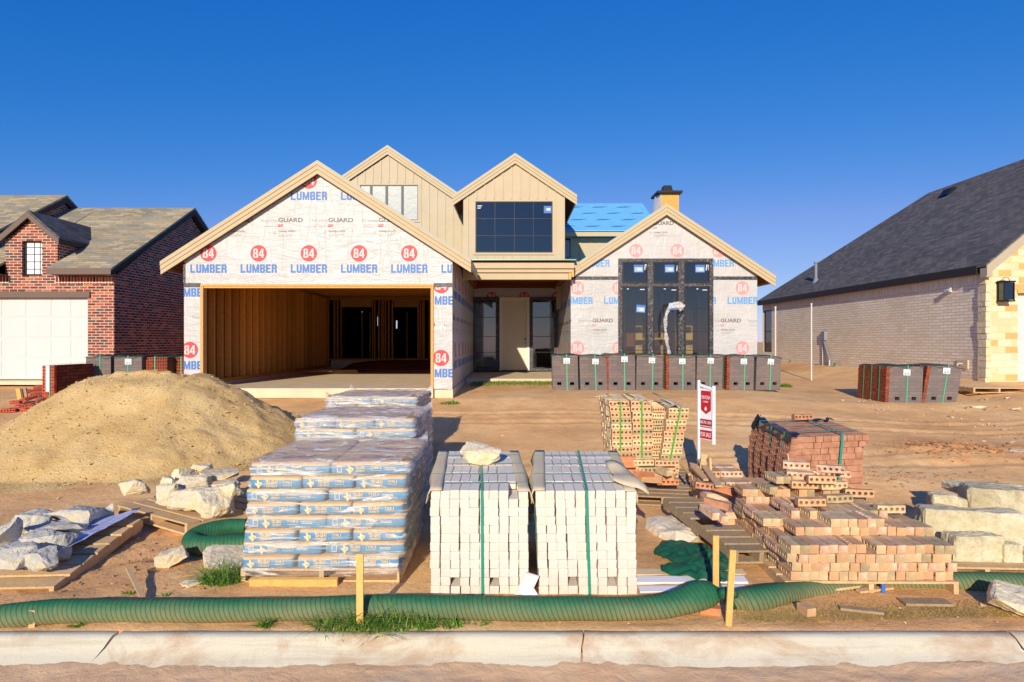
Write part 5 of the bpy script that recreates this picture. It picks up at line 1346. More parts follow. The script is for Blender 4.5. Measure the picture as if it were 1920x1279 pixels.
for i, (b, D, lab, dp, tl) in enumerate(L1): rockpx(*b, D*.955, lab, 20+i, dp, group=g1, tilt=(tl, 0), rz=.2*math.sin(i*3), amp=.09, mat='greystone')
L2 = [((225, 893, 270, 933), 7.25, 'pointed tan rock standing alone at the left of the second pallet', .7, 0), ((292, 905, 333, 957), 6.9, 'upright pale rock at the left front of the second pallet', .8, 0), ((300, 892, 334, 925), 7.2, 'bluish peaked rock behind the upright pale rock', .8, 0), ((318, 874, 360, 905), 7.5, 'yellowish block at the top left of the rock pile on the second pallet', .8, 0),
      ((330, 889, 390, 925), 7.15, 'slanting cream rock in the middle of the second pallet pile', .9, .1), ((353, 866, 398, 886), 7.75, 'pale rock topmost and farthest back on the second pallet', .8, 0), ((372, 876, 440, 904), 7.4, 'long pale rock at the right back of the second pallet pile', .7, 0), ((316, 912, 386, 960), 6.75, 'leaning cream slab with blue shade at the front of the second pallet', .9, .5),
      ((384, 896, 450, 928), 7.05, 'low tan rock behind the biggest front rock', .8, 0), ((354, 921, 436, 973), 6.6, 'biggest pale rock at the front right of the second pallet', .8, .3), ((408, 903, 455, 938), 6.75, 'dark shaded rock against the cement bags', .7, 0)]
for i, (b, D, lab, dp, tl) in enumerate(L2): rockpx(*b, D*(.965 if i else .985), lab, 50+i, dp, group=g1, tilt=(tl, 0), rz=.5*math.sin(i*2.3), amp=.07)
tagit(rock('rock', (.30, .2, .13), 81, rz=.2, tilt=(0, -.35), amp=.06, at=G(313, 1066)+V(0, .08, .07)), 'single wedge rock lying on bare dirt left of the cement bags', 'rock')
tagit(rock('rock', (.37, .24, .17), 82, rz=-.1, tilt=(0, .1), amp=.04, n=22, at=V(-.285, 5.75, .99)), 'big pale rock lying on top of the left white brick pack', 'rock')
g2 = 'limestone blocks on the right pallet'
B = [((1738, 955, 1907, 1020), 5.75, 'long cream limestone beam across the front of the right stone pallet', .30, -.22, .9), ((1828, 912, 1990, 985), 6.15, 'big sawn limestone block on top at the right picture edge', .45, -.34, .9), ((1783, 1002, 1876, 1056), 5.50, 'cream limestone block under the long beam', .45, -.05, .92), ((1875, 1018, 1914, 1058), 5.45, 'small greyish limestone block right of the lower cream block', .8, .1, .6),
     ((1748, 926, 1797, 975), 6.3, 'squat limestone block standing behind the left end of the long beam', .7, -.2, .6), ((1788, 934, 1846, 985), 6.25, 'tilted wedge of limestone between the squat block and the big block', .5, -.4, .3), ((1788, 904, 1868, 930), 6.8, 'flat-topped pale limestone slab at the back of the right pile', .7, 0, .3), ((1840, 962, 1960, 1025), 6.3, 'shaded limestone block between the big block and the long beam', .5, -.25, .8), ((1905, 1005, 1960, 1058), 5.9, 'yellowish block low at the right picture edge', .6, .1, .6)]
for i, (b, D, lab, dp, rz, sq) in enumerate(B): rockpx(*b, D, lab, 90+i, dp, rz=rz, square=sq, amp=.05, group=g2, name='stone_block', cat='stone block', mat='limeblk', fill=1.1)
tagit(rock('rock', (.40, .3, .20), 120, rz=-.5, tilt=(0, .25), amp=.05, n=22, mat='lime', at=V(3.68, 4.62, .10)), 'rough pale boulder at the lower right corner by the kerb', 'rock')
pallet(3.98, 5.85, .02, 1.35, 1.1, R(-4), 'wooden pallet under the limestone blocks at the right edge', tilt=(.02, 0))
P_, _ = pallet(-4.25, 5.66, .05, 1.25, 1.35, R(3), 'weathered wooden pallet under the grey rocks, left edge', tilt=(.13, 0), mat='pallet')
pallet(-3.35, 6.92, .14, 1.3, 1.1, R(-33), 'wooden pallet under the second pile of rocks beside the cement bags', mat='pallet')
mb = MB()
def bl(u, v): return Vector((-4.45+.62*u+.15*v, 5.35+.85*v+.12*u, .19+.12*v+.03*abs(nz(u*4, v*4, 2))+.02*math.sin(u*8)))
mb.grid(bl, 16, 16); ob = mb.build('plastic_sheet', simple('blue_plastic', (176, 182, 216), .25, .2, 6, .6, 12, .02, spec=.7), None, True, at=(-4.5, 6.1, .27)); tagit(ob, 'bluish translucent plastic sheet crumpled under the rocks of the left pallet', 'plastic sheet')

# ================================================================ strapped tan pack on its grey deck
D0 = 7.75; s_ = F/D0; wx_ = lambda a: (a-960)/s_; wz_ = lambda b: 2+(639.5-b)/s_
pallet(wx_(1246), 8.0, wz_(925)-.02, .98, 1.35, R(-10), 'grey weathered wooden deck pallet under the leaning tan brick pack', mat='greywood', nb=9, tilt=(.05, 0))
PK = T('tan_brick_pack', (wx_(1215), D0, wz_(905)), 'leaning tan brick pack tied with three bright green straps', 'brick pack')
rnd = random.Random(9); rest = MB(); cnt = 0
colsT = [((1167, 876), (1164, 757), 12, 5, .0), ((1206, 884), (1203, 757), 13, 5, 0.), ((1237, 878), (1237, 771), 10, 3, -.12), ((1252, 890), (1273, 770), 12, 5, .06)]
depth_b = [(1167, 757), (1203, 757)]
for ci, (b0, b1, n_, nh, rot) in enumerate(colsT):
    for i in range(n_):
        t = i/(n_-1); px = b0[0]+(b1[0]-b0[0])*t+rnd.uniform(-2, 2)+(3*math.sin(t*5) if ci == 0 else 0); py = b0[1]+(b1[1]-b0[1])*t
        col = rnd.choice(['tbrick', 'ybrick', 'ybrick', 'tbrick', 'gybrick'])
        sc = .62 if ci == 2 else 1.
        for d in range(2 if i < n_-1 else 12):
            Mx = TM((wx_(px)+d*(.004), D0+.04+.076*d+(.12 if ci == 2 else 0), wz_(py)+.0008*d), (0, -rot+rnd.uniform(-.01, .01), R(90)+rnd.uniform(-.02, .02)), (1, sc, 1))
            if d == 0: inst(bmesh_for('c', col, rnd.randrange(3)), 'brick', Mx, PK)
            else: rest.merge(SOL[i % 4], Mx)
        if ci == 0 or i == 0:
            for d in range(2, 12): rest.merge(SOL[(i+d) % 4], TM((wx_(px)+rnd.uniform(-.012, .008)-(.01 if i % 3 == 0 else 0), D0+.04+.076*d, wz_(py)), (0, 0, R(90)+rnd.uniform(-.04, .04))))
o = rest.build('brick_filling', M['ybrick'], PK); o['kind'] = 'stuff'
for (a, b, c, d, w_) in ((1163, 754, 1163, 846, .02), (1203, 752, 1203, 856, .022), (1276, 764, 1256, 862, .02)):
    mb = MB(); mb.beam((wx_(a), D0-.012, wz_(b)), (wx_(c), D0-.012, wz_(d)), w_, .004, up=(0, -1, 0)); mb.beam((wx_(a), D0-.012, wz_(b)), (wx_(a)-.05, D0+.8, wz_(b)+.03), w_*.8, .004); mb.build('strap', M['gstrap'], PK)
mb = MB()
def shred(cx_, cz_, yy, w_, h_, sd):
    def f(u, v): return Vector((wx_(cx_)+w_*(u-.5)+.02*math.sin(v*5+sd), D0+yy*v-.02, wz_(cz_)+.03*nz(u*3, v*3, sd)-h_*abs(u-.5)+.02*v))
    mb.grid(f, 8, 8)
shred(1160, 752, .35, .22, .1, 1); shred(1205, 750, .35, .14, .06, 2); shred(1217, 757, .15, .12, .0, 3); shred(1268, 760, .4, .16, .08, 5)
mb.beam((wx_(1148), D0+.3, wz_(741)), (wx_(1120), D0+.2, wz_(747)), .03, .006); mb.beam((wx_(1242), D0+.5, wz_(743)), (wx_(1276), D0, wz_(765)), .03, .006)
mb.build('torn_plastic', M['card'], PK, True)
# loose ones below and before it
gl = 'loose bricks on and before the grey deck'
ly = [(1172, 861, 's', 'obrick', 0, 90, 'orange streaked brick at the lower left foot of the tan pack'), (1178, 871, 's', 'obrick', 0, 90, None), (1190, 885, 's', 'obrick', .0, 90, None), (1206, 867, 'c', 'ybrick', 0, 90, None), (1210, 881, 'c', 'gybrick', 0, 90, None),
      (1246, 868, 'c', 'tbrick', -.05, 90, None), (1248, 882, 'c', 'tbrick', 0, 90, None), (1246, 893, 's', 'tbrick', .3, 60, None), (1252, 903, 'c', 'obrick', 0, 86, None), (1207, 892, 'c', 'obrick', .45, 80, 'orange cored brick lying tilted in front of the tan pack'), (1222, 898, 's', 'tbrick', .4, 70, None), (1182, 899, 's', 'obrick', .2, 40, None), (1244, 884, 's', 'ybrick', .1, 20, None)]
for i, (a, b, kd, col, rot, rz, lab) in enumerate(ly):
    D = 7.55-.02*i if i > 6 else 7.68; p = W(a, b, D)
    o = inst(bmesh_for(kd, col, i % 3), 'brick', TM(p, (0, -rot, R(rz)))); tagit(o, lab or {'obrick': 'orange brick low in the tumbled bricks under the tan pack', 'ybrick': 'cream brick in the tumbled bricks under the tan pack', 'gybrick': 'greyish cored brick under the tan pack', 'tbrick': 'tan brick in the tumbled bricks under the tan pack'}[col], 'brick', gl)
mb = MB(); a = W(1278, 872, 7.6); b = W(1293, 890, 7.2); mb.beam(a, b, .03, .02); tagit(mb.build('wood_strip', M['stake'], at=a), 'bright yellow wood splinter on the grey deck right of the tan pack', 'wood strip')

# ================================================================ big dusty red pack, strapped in teal
PR = T('red_brick_pack', (3.5, 7.6, .1), 'leaning dusty red brick pack with teal straps and black film along one edge', 'brick pack')
C0 = Vector((3.0, 7.0, .12)); ux = Vector((.97, .20, .0)).normalized(); uy = Vector((.06, 1., .03)).normalized(); lean_ = Vector((.08, .03, .82))
rnd = random.Random(4); rest = MB(); Hn = 12; k = 0
def frame_m(o_, ax, ay):
    az = ax.cross(ay).normalized(); m3 = Matrix((ax, ay, az)).transposed(); m4 = m3.to_4x4(); m4.translation = o_; return m4
for r_ in range(Hn):
    base = C0+lean_*((r_+.5)/Hn)+V(-.05*math.sin(r_/Hn*3.1), 0, 0)
    for j in range(5):  # left flank, cored faces
        o_ = base+uy*(.125+j*.25)+ux*.036+V(rnd.uniform(-.008, .008), 0, 0)+V(0, 0, .012*(j-2)*.5)
        Mx = frame_m(o_, ux, uy) @ Matrix.Diagonal((1, 1, .98, 1))
        if k < 70: inst(bmesh_for('c', 'rbrick', k % 3), 'brick', Mx, PR); k += 1
        else: rest.merge(COR[j % 3], Mx)
    x = .08
    while x < .93:
        wide = rnd.random() < .45; w_ = .235 if wide else .1
        if x+w_ > 1.0: w_ = 1.0-x
        o_ = base+ux*(x+w_/2)+uy*.05+uy*rnd.uniform(-.004, .006)
        Mx = frame_m(o_, uy, -ux) @ Matrix.Diagonal((1, (w_-.006)/BL, .98, 1)); rest.merge(SOL[r_ % 4], Mx); x += w_
for i in range(4):
    for j in range(12):
        o_ = C0+lean_*((Hn-.5)/Hn)+ux*(.12+.245*i)+uy*(.12+j*.09)+V(0, 0, .003*rnd.random()); rest.merge(SOL[j % 4], frame_m(o_, uy, -ux) @ Matrix.Diagonal((1.2, 1, 1, 1)))
mb = MB(); a = C0+ux*.09+uy*.1; mb.ext([a, a+ux*.88, a+ux*.88+uy*1.1, a+uy*1.1], lean_*.9)
mb.build('pack_core', M['rbrick'], PR)
o = rest.build('brick_filling', M['rbrick'], PR); o['kind'] = 'stuff'
for j in range(3):
    mb = MB(); a = C0+uy*(.18+.42*j)-ux*.004; q_ = a+lean_*1.02+V(-.01, 0, .01); mb.beam(a-ux*.03, q_-ux*.012, .022, .004, up=ux); mb.beam(q_-ux*.012, q_+ux*1.0+V(0, 0, .008), .018, .004); mb.build('strap', M['strap'], PR)
mb = MB(); a = C0+ux*.62-uy*.01; q_ = a+lean_*1.02+V(0, -.01, .01); mb.beam(a, q_, .026, .004, up=uy); mb.beam(q_, q_+uy*1.1+V(0, 0, .012), .026, .004); mb.build('strap', M['strap'], PR)
mb = MB()
def bf(u, v):
    p_ = C0+lean_*1.015+uy*(-.02+1.28*u); a = v*2-1
    return p_+ux*(.10*max(0, a))-ux*(.012+.03*max(0, -a))*1.+V(0, 0, .014+.012*math.sin(u*15)+(.09*a if a < 0 else .008*math.sin(u*22)))
mb.grid(bf, 30, 8); 
def bt(u, v): return C0+lean_*1.015+uy*(1.12+.14*v)-ux*(-.03+.10*u)+V(0, 0, .05-.16*u*u+.02*math.sin(v*9+u*5))
mb.grid(bt, 8, 8)
def bt2(u, v): return C0+lean_*1.015+ux*(.6+.42*u)+uy*(.9+.06*math.sin(u*9)+.08*v)+V(0, 0, .02+.02*math.sin(u*17+v))
mb.grid(bt2, 14, 3); ob = mb.build('black_edge_film', M['blackfilm'], PR, True)
o = inst(bmesh_for('c', 'rbrick', 1), 'brick', TM(C0+lean_*1.03+ux*.55+uy*.98+V(0, 0, .045), (0, 0, R(96)))); tagit(o, 'single red cored brick lying on top of the dusty red pack', 'brick')
mb = MB(); pts = [W(1477, 850, 6.9), W(1481, 875, 6.85), W(1484, 905, 6.8), W(1488, 918, 6.75), W(1500, 925, 6.7), W(1490, 930, 6.7), W(1505, 932, 6.6), W(1494, 925, 6.65)]; mb.tube(pts, [.006, .006, .007, .018, .02, .02, .018, .008], 6); tagit(mb.build('rope', M['card'], at=pts[4]), 'frayed pale rope dangling at the near corner of the dusty red pack', 'rope')

# row of mixed bricks stacked between the sign and the red pack
random.seed(31); g3 = 'bricks stacked between the sign and the dusty red pack'
for r_ in range(6):
    for j in range(6):
        D = 6.35+j*.24; x = (1345-960)*D/F*.0+2.13+.02*j+random.uniform(-.02, .02); z = .16+.068*r_+.0*j
        if r_ > 2+j*.9: continue
        for i in range(3 if j < 4 else 2):
            if i and r_ < min(5, int(2+j*.9)) and j: continue
            col = random.choice(['pbrick', 'pbrick', 'tbrick', 'gybrick'])
            o = inst(bmesh_for('s' if random.random() < .7 else 'c', col, random.randrange(3)), 'brick', TM((x+i*.25-.0, D, z), (0, random.uniform(-.02, .02), R(90)+random.uniform(-.05, .05)), (3.1 if j < 5 else 2, 1, 1)))
            tagit(o, {'pbrick': 'whitish pink', 'tbrick': 'tan', 'gybrick': 'greyish tan'}[col]+' brick in the stepped row right of the sign post', 'brick', g3)
# shaded bricks hidden under dark cover
mb = MB(); 
def dk(u, v): return Vector((2.72+.42*u, 7.5+.9*v, .55-.03*math.sin(u*6)-.25*(u > .97)))
# broken pallet and whitish bricks on it
pallet(1.98, 6.15, .16, .50, 1.5, R(10), 'broken grey slatted pallet with two whitish bricks, left of the loose brick pallet', tilt=(.06, .05), mat='greywood', nb=9, miss=(4,))
for i, (a, b, col, rz, kd, lab) in enumerate(((1330, 960, 'pbrick', 12, 's', 'whitish brick lying on the broken slatted pallet, left of two'), (1347, 966, 'pbrick', 10, 's', 'whitish brick lying on the broken slatted pallet, right of two'), (1345, 945, 'rbrick', 50, 's', 'brown brick lying askew behind the two whitish bricks'), (1325, 911, 'rbrick', 84, 'c', 'pinkish cored brick on the far end of the broken slatted pallet'), (1358, 918, 'obrick', 40, 's', 'broken orange brick near the foot of the red pack'), (1378, 920, 'rbrick', 50, 'c', 'red cored brick leaning toward the foot of the red pack'), (1392, 924, 'rbrick', 30, 's', 'red brick right at the foot of the red pack'))):
    D = [5.75, 5.72, 5.95, 6.7, 6.55, 6.5, 6.45][i]; o = inst(bmesh_for(kd, col, i % 3), 'brick', TM(W(a, b, D), (.1, .05, R(rz)))); tagit(o, lab, 'brick', 'stray bricks around the broken pallet')
for i, (a, b, c, d, D, E) in enumerate(((1312, 862, 1348, 912, 7.6, 6.5), (1300, 875, 1325, 900, 7.4, 6.9), (1330, 858, 1332, 890, 7.2, 7.2), (1322, 852, 1318, 880, 7.4, 7.3))):
    mb = MB(); mb.beam(W(a, b, D), W(c, d, E), .07, .022); tagit(mb.build('pallet_slat', M['pallet'], at=W(a, b, D)), ['long slat leaning against the stacked bricks by the sign', 'short slat lying left of the leaning slat', 'upright slat end just right of the sign post', 'upright slat end at the foot of the sign post'][i], 'slat')

# ================================================================ loose brick pallet, front right
BX0, BX1, BY0 = 2.17, 3.44, 4.98; rzP = R(-1.0)
pallet(2.80, 5.60, .02, 1.34, 1.28, rzP, 'pale wooden pallet under the big stepped pile of loose tan bricks', mat='pallet', nb=8)
rnd = random.Random(17); ncol = 17; hts = []
prof_h = [4, 5, 6, 6, 7]
cells = {}
for d in range(5):
    for c in range(ncol):
        h = prof_h[d]+(1 if (d == 1 and 5 < c < 12) else 0)-(1 if c > 13 and d > 1 else 0)-(2 if c > 14 and d > 2 else 0)
        if d == 0 and c < 1: h -= 0
        if d == 1 and c < 2: h -= 1
        if d in (2, 3) and c < 3: h -= 1
        if rnd.random() < .08: h -= 1
        cells[(c, d)] = h
lab_ = {'tbrick': 'tan', 'pbrick': 'pinkish white streaked', 'ybrick': 'cream', 'gybrick': 'greyish tan'}
gN = 'loose bricks on the front right pallet'; nB = 0
for (c, d), h in cells.items():
    for r_ in range(h):
        front = d == 0 or cells[(c, d-1)] <= r_+1; left = c == 0 or cells.get((c-1, d), 0) <= r_; right = c == ncol-1 or cells.get((c+1, d), 0) <= r_
        if not (front or left or right or r_ >= h-1): continue
        turned = (r_ == h-1 and d in (2, 4) and c % 4 != 0 and False)
        x = BX0+(c+.5)*.0748+rnd.uniform(-.003, .003)+.012*(d-2)*0+(.02*math.sin(r_*2.1+d)); y = BY0+.123+d*.247+rnd.uniform(-.014, .014); z = .137+(r_+.5)*.0685
        col = rnd.choice(['tbrick', 'tbrick', 'ybrick', 'pbrick', 'gybrick', 'pbrick'] if r_ == 3 or d > 2 else ['tbrick', 'tbrick', 'ybrick', 'ybrick', 'pbrick', 'gybrick'])
        o = inst(bmesh_for('c', col, rnd.randrange(3)), 'brick', TM((x, y, z), (rnd.uniform(-.015, .015), (R(90) if rnd.random() < .12 and not left else 0)+rnd.uniform(-.03, .03), rzP+rnd.uniform(-.03, .03))))
        tagit(o, lab_[col]+' cored brick in the stepped loose pile on the front right pallet', 'brick', gN); nB += 1
# crosswise bricks on top, cores to the street
for (x, y, z, rz, col, lab) in ((2.62, 5.62, .59, 88, 'tbrick', 0), (2.90, 5.70, .60, 94, 'gybrick', 0), (3.27, 5.55, .55, 90, 'ybrick', 0), (2.72, 5.97, .665, 86, 'tbrick', 0), (2.98, 5.95, .66, 92, 'ybrick', 0), (3.15, 5.82, .62, 80, 'tbrick', 0), (2.36, 5.92, .64, 5, 'gybrick', 0),
                                (2.72, 6.05, .735, 78, 'pbrick', 'streaked pinkish brick slanting up on the very top of the loose pile'), (2.93, 6.08, .735, 70, 'pbrick', 0), (3.0, 6.02, .80, 60, 'pbrick', 0), (2.84, 5.88, .73, 84, 'tbrick', 'tan brick on top of the loose pile with five round holes facing the street'), (2.75, 6.2, .80, 75, 'pbrick', 0), (3.12, 6.15, .735, 65, 'pbrick', 0), (2.5, 6.1, .70, 3, 'ybrick', 0), (2.58, 6.1, .70, -3, 'gybrick', 0), (2.66, 6.12, .70, 2, 'ybrick', 0)):
    o = inst(bmesh_for('c', col, rnd.randrange(3)), 'brick', TM((x, y, z), (rnd.uniform(-.03, .03), rnd.uniform(-.06, .06), R(rz)))); tagit(o, lab or 'stray '+lab_[col]+' brick laid crosswise on top of the loose pile', 'brick', 'bricks laid crosswise on the loose pile')
print('loose bricks', nB)

gB = 'reddish bricks on the ground behind the white packs'
for i, (a, b, col, rz, kd) in enumerate(((984, 862, 'obrick', 85, 'c'), (990, 874, 'obrick', 95, 'c'), (986, 888, 'rbrick', 80, 's'), (1045, 838, 'obrick', 88, 's'), (1070, 839, 'tbrick', 92, 's'), (1098, 838, 'obrick', 90, 's'), (978, 851, 'tbrick', 70, 'c'))):
    p = W(a, b, 6.9 if i < 3 or i == 6 else 7.4); p.z = gnd(p.x, p.y)+.035+(.07*(3-i) if i < 3 else 0); tagit(inst(bmesh_for(kd, col, i % 3), 'brick', TM(p, (0, 0, R(rz)))), ('reddish brick seen in the gap behind the two white packs' if i < 3 or i == 6 else 'orange or tan brick peeping over the back of the right white pack'), 'brick', gB)
for i, (a, b, w_, lab) in enumerate(((1832, 764, .34, 'pale thin stone slab lying on the dirt near the right house'), (1905, 768, .25, 'whitish board scrap on the dirt at the right edge'), (1908, 848, .3, 'pale flat stone at the right edge by the dug up clods'), (1270, 788, .1, 'small pale chip on the open dirt left of the sign'))):
    tagit(rock('stone_scrap', (w_, w_*.5, .05), 150+i, rz=.2*i, amp=.05, at=G(a, b)+V(0, 0, .015)), lab, 'stone scrap')
for i, (a, b, h_) in enumerate(((90, 800, .05), (130, 812, .04), (60, 790, .05))):
    tagit(rock('dirt_lump', (.14, .1, h_), 160+i, mat='clod', amp=.1, at=G(a-70, b+10)+V(0, 0, .01)), ['dirt lump left of the sand heap foot', 'second dirt lump near the sand heap, lower one', 'dirt lump closest to the spilled red bricks'][i], 'dirt lump')

# ================================================================ sediment socks
def smooth_path(pts, n):
    out = []; m_ = len(pts)
    for i in range(m_-1):
        p0, p1_, p2_, p3 = (Vector(pts[max(i-1, 0)]), Vector(pts[i]), Vector(pts[i+1]), Vector(pts[min(i+2, m_-1)]))
        for k_ in range(n):
            t = k_/n; out.append(.5*((2*p1_)+(-p0+p2_)*t+(2*p0-5*p1_+4*p2_-p3)*t*t+(-p0+3*p1_-3*p2_+p3)*t**3))
    out.append(Vector(pts[-1])); return out
SK = .70
def sock(name, pts, rad, label, cat='sediment sock', n=14, end=None, flat=1.):
    P = smooth_path([(p_[0], p_[1]-.01, p_[2]-.038) for p_ in pts], 28); rr = smooth_path([(p_[3], 0, 0) for p_ in pts], 28); rad_ = []
    for p_ in P: p_.z += .014*nz(p_.x*1.3, 4, 4); p_.y += .014*nz(p_.x*1.7, 9, 4)

    for p_ in P: p_.z += .010*nz(p_.x*1.3, 4, 4); p_.y += .012*nz(p_.x*1.7, 9, 4)
    for i, p_ in enumerate(P): rad_.append(rr[i].x*SK*(1+.05*nz(p_.x*2.2, p_.y*2.2, 2)+.012*math.sin(i*1.9)))
    L = 0
    mb = MB(); mb.tube(P, rad_, 20, uv=True)
    o = mb.build(name, M['sock'], None, True, at=(0, 0, 0)); tagit(o, label, cat, 'green netted sediment socks'); return o
sock('sediment_sock', [(-5.2, 4.33, .10, .115), (-3.95, 4.40, .105, .12), (-3.45, 4.46, .13, .12), (-3.1, 4.50, .14, .122), (-2.4, 4.52, .135, .118), (-1.7, 4.54, .135, .115), (-1.0, 4.56, .15, .118), (-.3, 4.55, .145, .12), (.3, 4.53, .14, .118), (.8, 4.54, .14, .115), (1.05, 4.56, .145, .12), (1.22, 4.60, .17, .135), (1.36, 4.63, .20, .145), (1.45, 4.64, .21, .115), (1.50, 4.64, .225, .05)], .12, 'long green netted sock running along the kerb from the left edge to its knotted end')
mb = MB(); K_ = V(1.51, 4.59, .19)
mb.tube([K_+V(-.02, 0, 0), K_+V(.0, -.03, .02), K_+V(.03, -.03, -.02)], [.035, .045, .035], 10); mb.tube([K_+V(.0, -.04, .01), K_+V(.05, -.05, .02), K_+V(.09, -.04, -.0)], [.03, .04, .02], 8); mb.tube([K_+V(.02, -.04, -.02), K_+V(.05, -.05, -.07), K_+V(.08, -.04, -.09)], [.03, .03, .012], 8)
for i in range(len(mb.v)): mb.v[i] += noise.noise_vector(mb.v[i]*30)*.012
tagit(mb.build('sock_knot', M['net'], None, True, at=K_), 'dark green twisted knot of netting closing the long sock at the stake', 'netting knot')
sock('sediment_sock', [(1.60, 4.70, .12, .05), (1.68, 4.72, .13, .115), (1.78, 4.73, .135, .13), (1.98, 4.80, .14, .12), (2.3, 4.97, .105, .095), (2.8, 5.12, .10, .09), (3.3, 5.14, .115, .10), (3.7, 5.10, .12, .118), (4.3, 5.05, .12, .118), (5.2, 5.05, .12, .118)], .12, 'green netted sock passing under the loose brick pallet to the right edge')
c_ = W(400, 995, 5.95)
sock('sediment_sock', [(-2.58, 6.22, .24, .10), (-2.75, 6.2, .24, .11), (-2.92, 6.1, .22, .115), (-2.98, 5.98, .19, .12), (-2.90, 5.88, .17, .125), (-2.74, 5.86, .17, .125), (-2.55, 5.90, .17, .125), (-2.3, 5.95, .16, .12)], .1, 'short green sock bent in a U, left of the cement bags')
# flattened netting
def netpatch(name, cx_, cy_, w_, d_, rz, sd, label, hz=.05):
    mb = MB(); cr, sr = math.cos(rz), math.sin(rz)
    def f(u, v):
        a = u*2-1; b = v*2-1; rr = 1+.13*math.sin(2*math.atan2(b, a+.001)+sd)+.05*math.sin(5*math.atan2(b, a+.001)+sd)
        x = a*math.sqrt(max(0, 1-b*b*.5))*w_/2*rr; y = b*math.sqrt(max(0, 1-a*a*.5))*d_/2*rr
        X = cx_+x*cr-y*sr; Y = cy_+x*sr+y*cr; e_ = max(0, 1-(a*a+b*b)*.55)
        return Vector((X, Y, gnd(X, Y)+.012+hz*e_*(.5+.5*abs(nz(x*5, y*6, sd)))+.035*abs(math.sin(y*15+x*9+3*nz(x*5, y*5, sd)+sd))*e_+.03*abs(nz(x*12, y*12, sd))))
    mb.grid(f, 40, 40); o = mb.build(name, M['net'], None, True, at=(cx_, cy_, gnd(cx_, cy_))); o.modifiers.new('t', 'SOLIDIFY').thickness = .008; return tagit(o, label, 'netting', 'flat green netting left of the loose brick pallet')
netpatch('green_netting', 1.57, 5.75, .50, .75, .5, 1, 'flat piece of empty green netting, the upper left one by the broken pallet', .06)
netpatch('green_netting', 1.52, 5.30, .55, .34, -.2, 3, 'folded empty green netting lying nearest the two stakes', .07)
netpatch('green_netting', 1.72, 5.5, .42, .4, .2, 6, 'rumpled green netting tucked under the broken pallet', .10)

# ================================================================ stakes, trim boards, slab
for i, (a, y0_, y1_, D, w_, lab, tl) in enumerate(((675, 1038, 1146, 4.40, .046, 'single yellow wood stake before the cement bags, driven through the grass', 0), (1342, 1004, 1110, 4.78, .044, 'taller yellow stake behind the knotted sock end', 0), (1369, 1031, 1152, 4.42, .042, 'yellow stake in front of the netting knot, leaning slightly right', -.06))):
    t_ = W(a, y0_, D); mb = MB(); g_ = gnd(t_.x, D); mb.box(((t_.x), D, (t_.z+g_-.1)/2), (w_, .018, t_.z-g_+.1), Euler((0, -tl, 0)).to_matrix()); tagit(mb.build('wood_stake', M['stake'], at=(t_.x, D, g_)), lab, 'stake', 'wood stakes holding the socks')
mb = MB(); p = G(64, 1172); mb.box(p+V(0, 0, .05), (.045, .05, .12)); tagit(mb.build('wood_stake', M['pallet'], at=p), 'stub of a wood stake poking out below the sock at far left', 'stake')
mb = MB(); a = G(240, 1088); b = G(268, 1130); mb.beam(a+V(0, 0, .10), b+V(0, 0, .03), .035, .02); tagit(mb.build('wood_stake', M['pallet'], at=a), 'snapped stake leaning toward the sock left of the cement bags', 'stake')
for i, (y, z, mt, lab, w_) in enumerate(((5.36, .06, 'card', 'greyish trim board on the ground right of the white packs, farthest of three', .09), (5.18, .065, 'signwhite', 'white trim board on the ground behind the knotted sock, middle of three', .10), (5.02, .05, 'signwhite', 'white trim board nearest the sock, right of the white packs', .09))):
    mb = MB(); mb.box((1.42, y, z), (1.05-.1*i, w_, .02), Euler((.12, 0, R(.6))).to_matrix()); tagit(mb.build('trim_board', M[mt], at=(1.42, y, z)), lab, 'board', 'trim boards behind the sock')
# cast cement lump
tagit(rock('cement_lump', (.46, .66, .17), 141, rz=.3, mat='whiteconc', n=26, amp=.12, at=V(1.66, 6.42, .10)), 'round lump of hardened whitish cement with a broken rim, right of the white packs', 'cement lump')
tagit(rock('concrete_chunk', (.19, .16, .05), 131, mat='rubble', at=G(356, 1098)+V(0, .02, .015)), 'flat piece of rubble concrete in the dirt left of the cement pallet', 'concrete chunk')
tagit(rock('concrete_chunk', (.5, .6, .10), 133, rz=.5, tilt=(.18, .1), mat='rubble', n=20, at=V(-2.48, 5.72, .10)), 'large half buried concrete slab behind the green weeds', 'concrete chunk')
random.seed(8)
for i, (a, b, w_, d_, rz, lab) in enumerate(((1505, 1110, .34, .07, .15, 'pale weathered plank in front of the loose brick pallet, leftmost'), (1590, 1105, .30, .07, .3, 'weathered plank lying slanted under the front of the loose brick pallet'), (1735, 1135, .33, .12, -.1, 'flat grey board lying alone on the straw by the kerb'), (1640, 1110, .3, .05, .2, 'thin yellowish board in front of the loose brick pallet'), (1615, 1150, .28, .05, -.3, 'thin grey strip sloping toward the kerb'))):
    p = G(a, b); mb = MB(); mb.box(p+V(0, 0, .02), (w_, d_, .018), Euler((random.uniform(-.05, .05), random.uniform(-.05, .05), rz)).to_matrix()); tagit(mb.build('loose_board', M['greywood' if i % 2 == 0 else 'pallet'], at=p), lab, 'board', 'boards lying before the loose brick pallet')
p = G(1512, 1152); tagit(inst(bmesh_for('s', 'tbrick', 1), 'brick', TM(p+V(0, 0, .03), (0, 0, .2), (1, .5, 1))), 'half brick lying on the straw near the kerb', 'brick')
p = G(1335, 1155); tagit(inst(bmesh_for('s', 'obrick', 1), 'brick', TM(p+V(0, .05, .02), (0, 0, R(80)), (1, .6, .8))), 'orange brick chip under the knotted end of the long sock', 'brick')
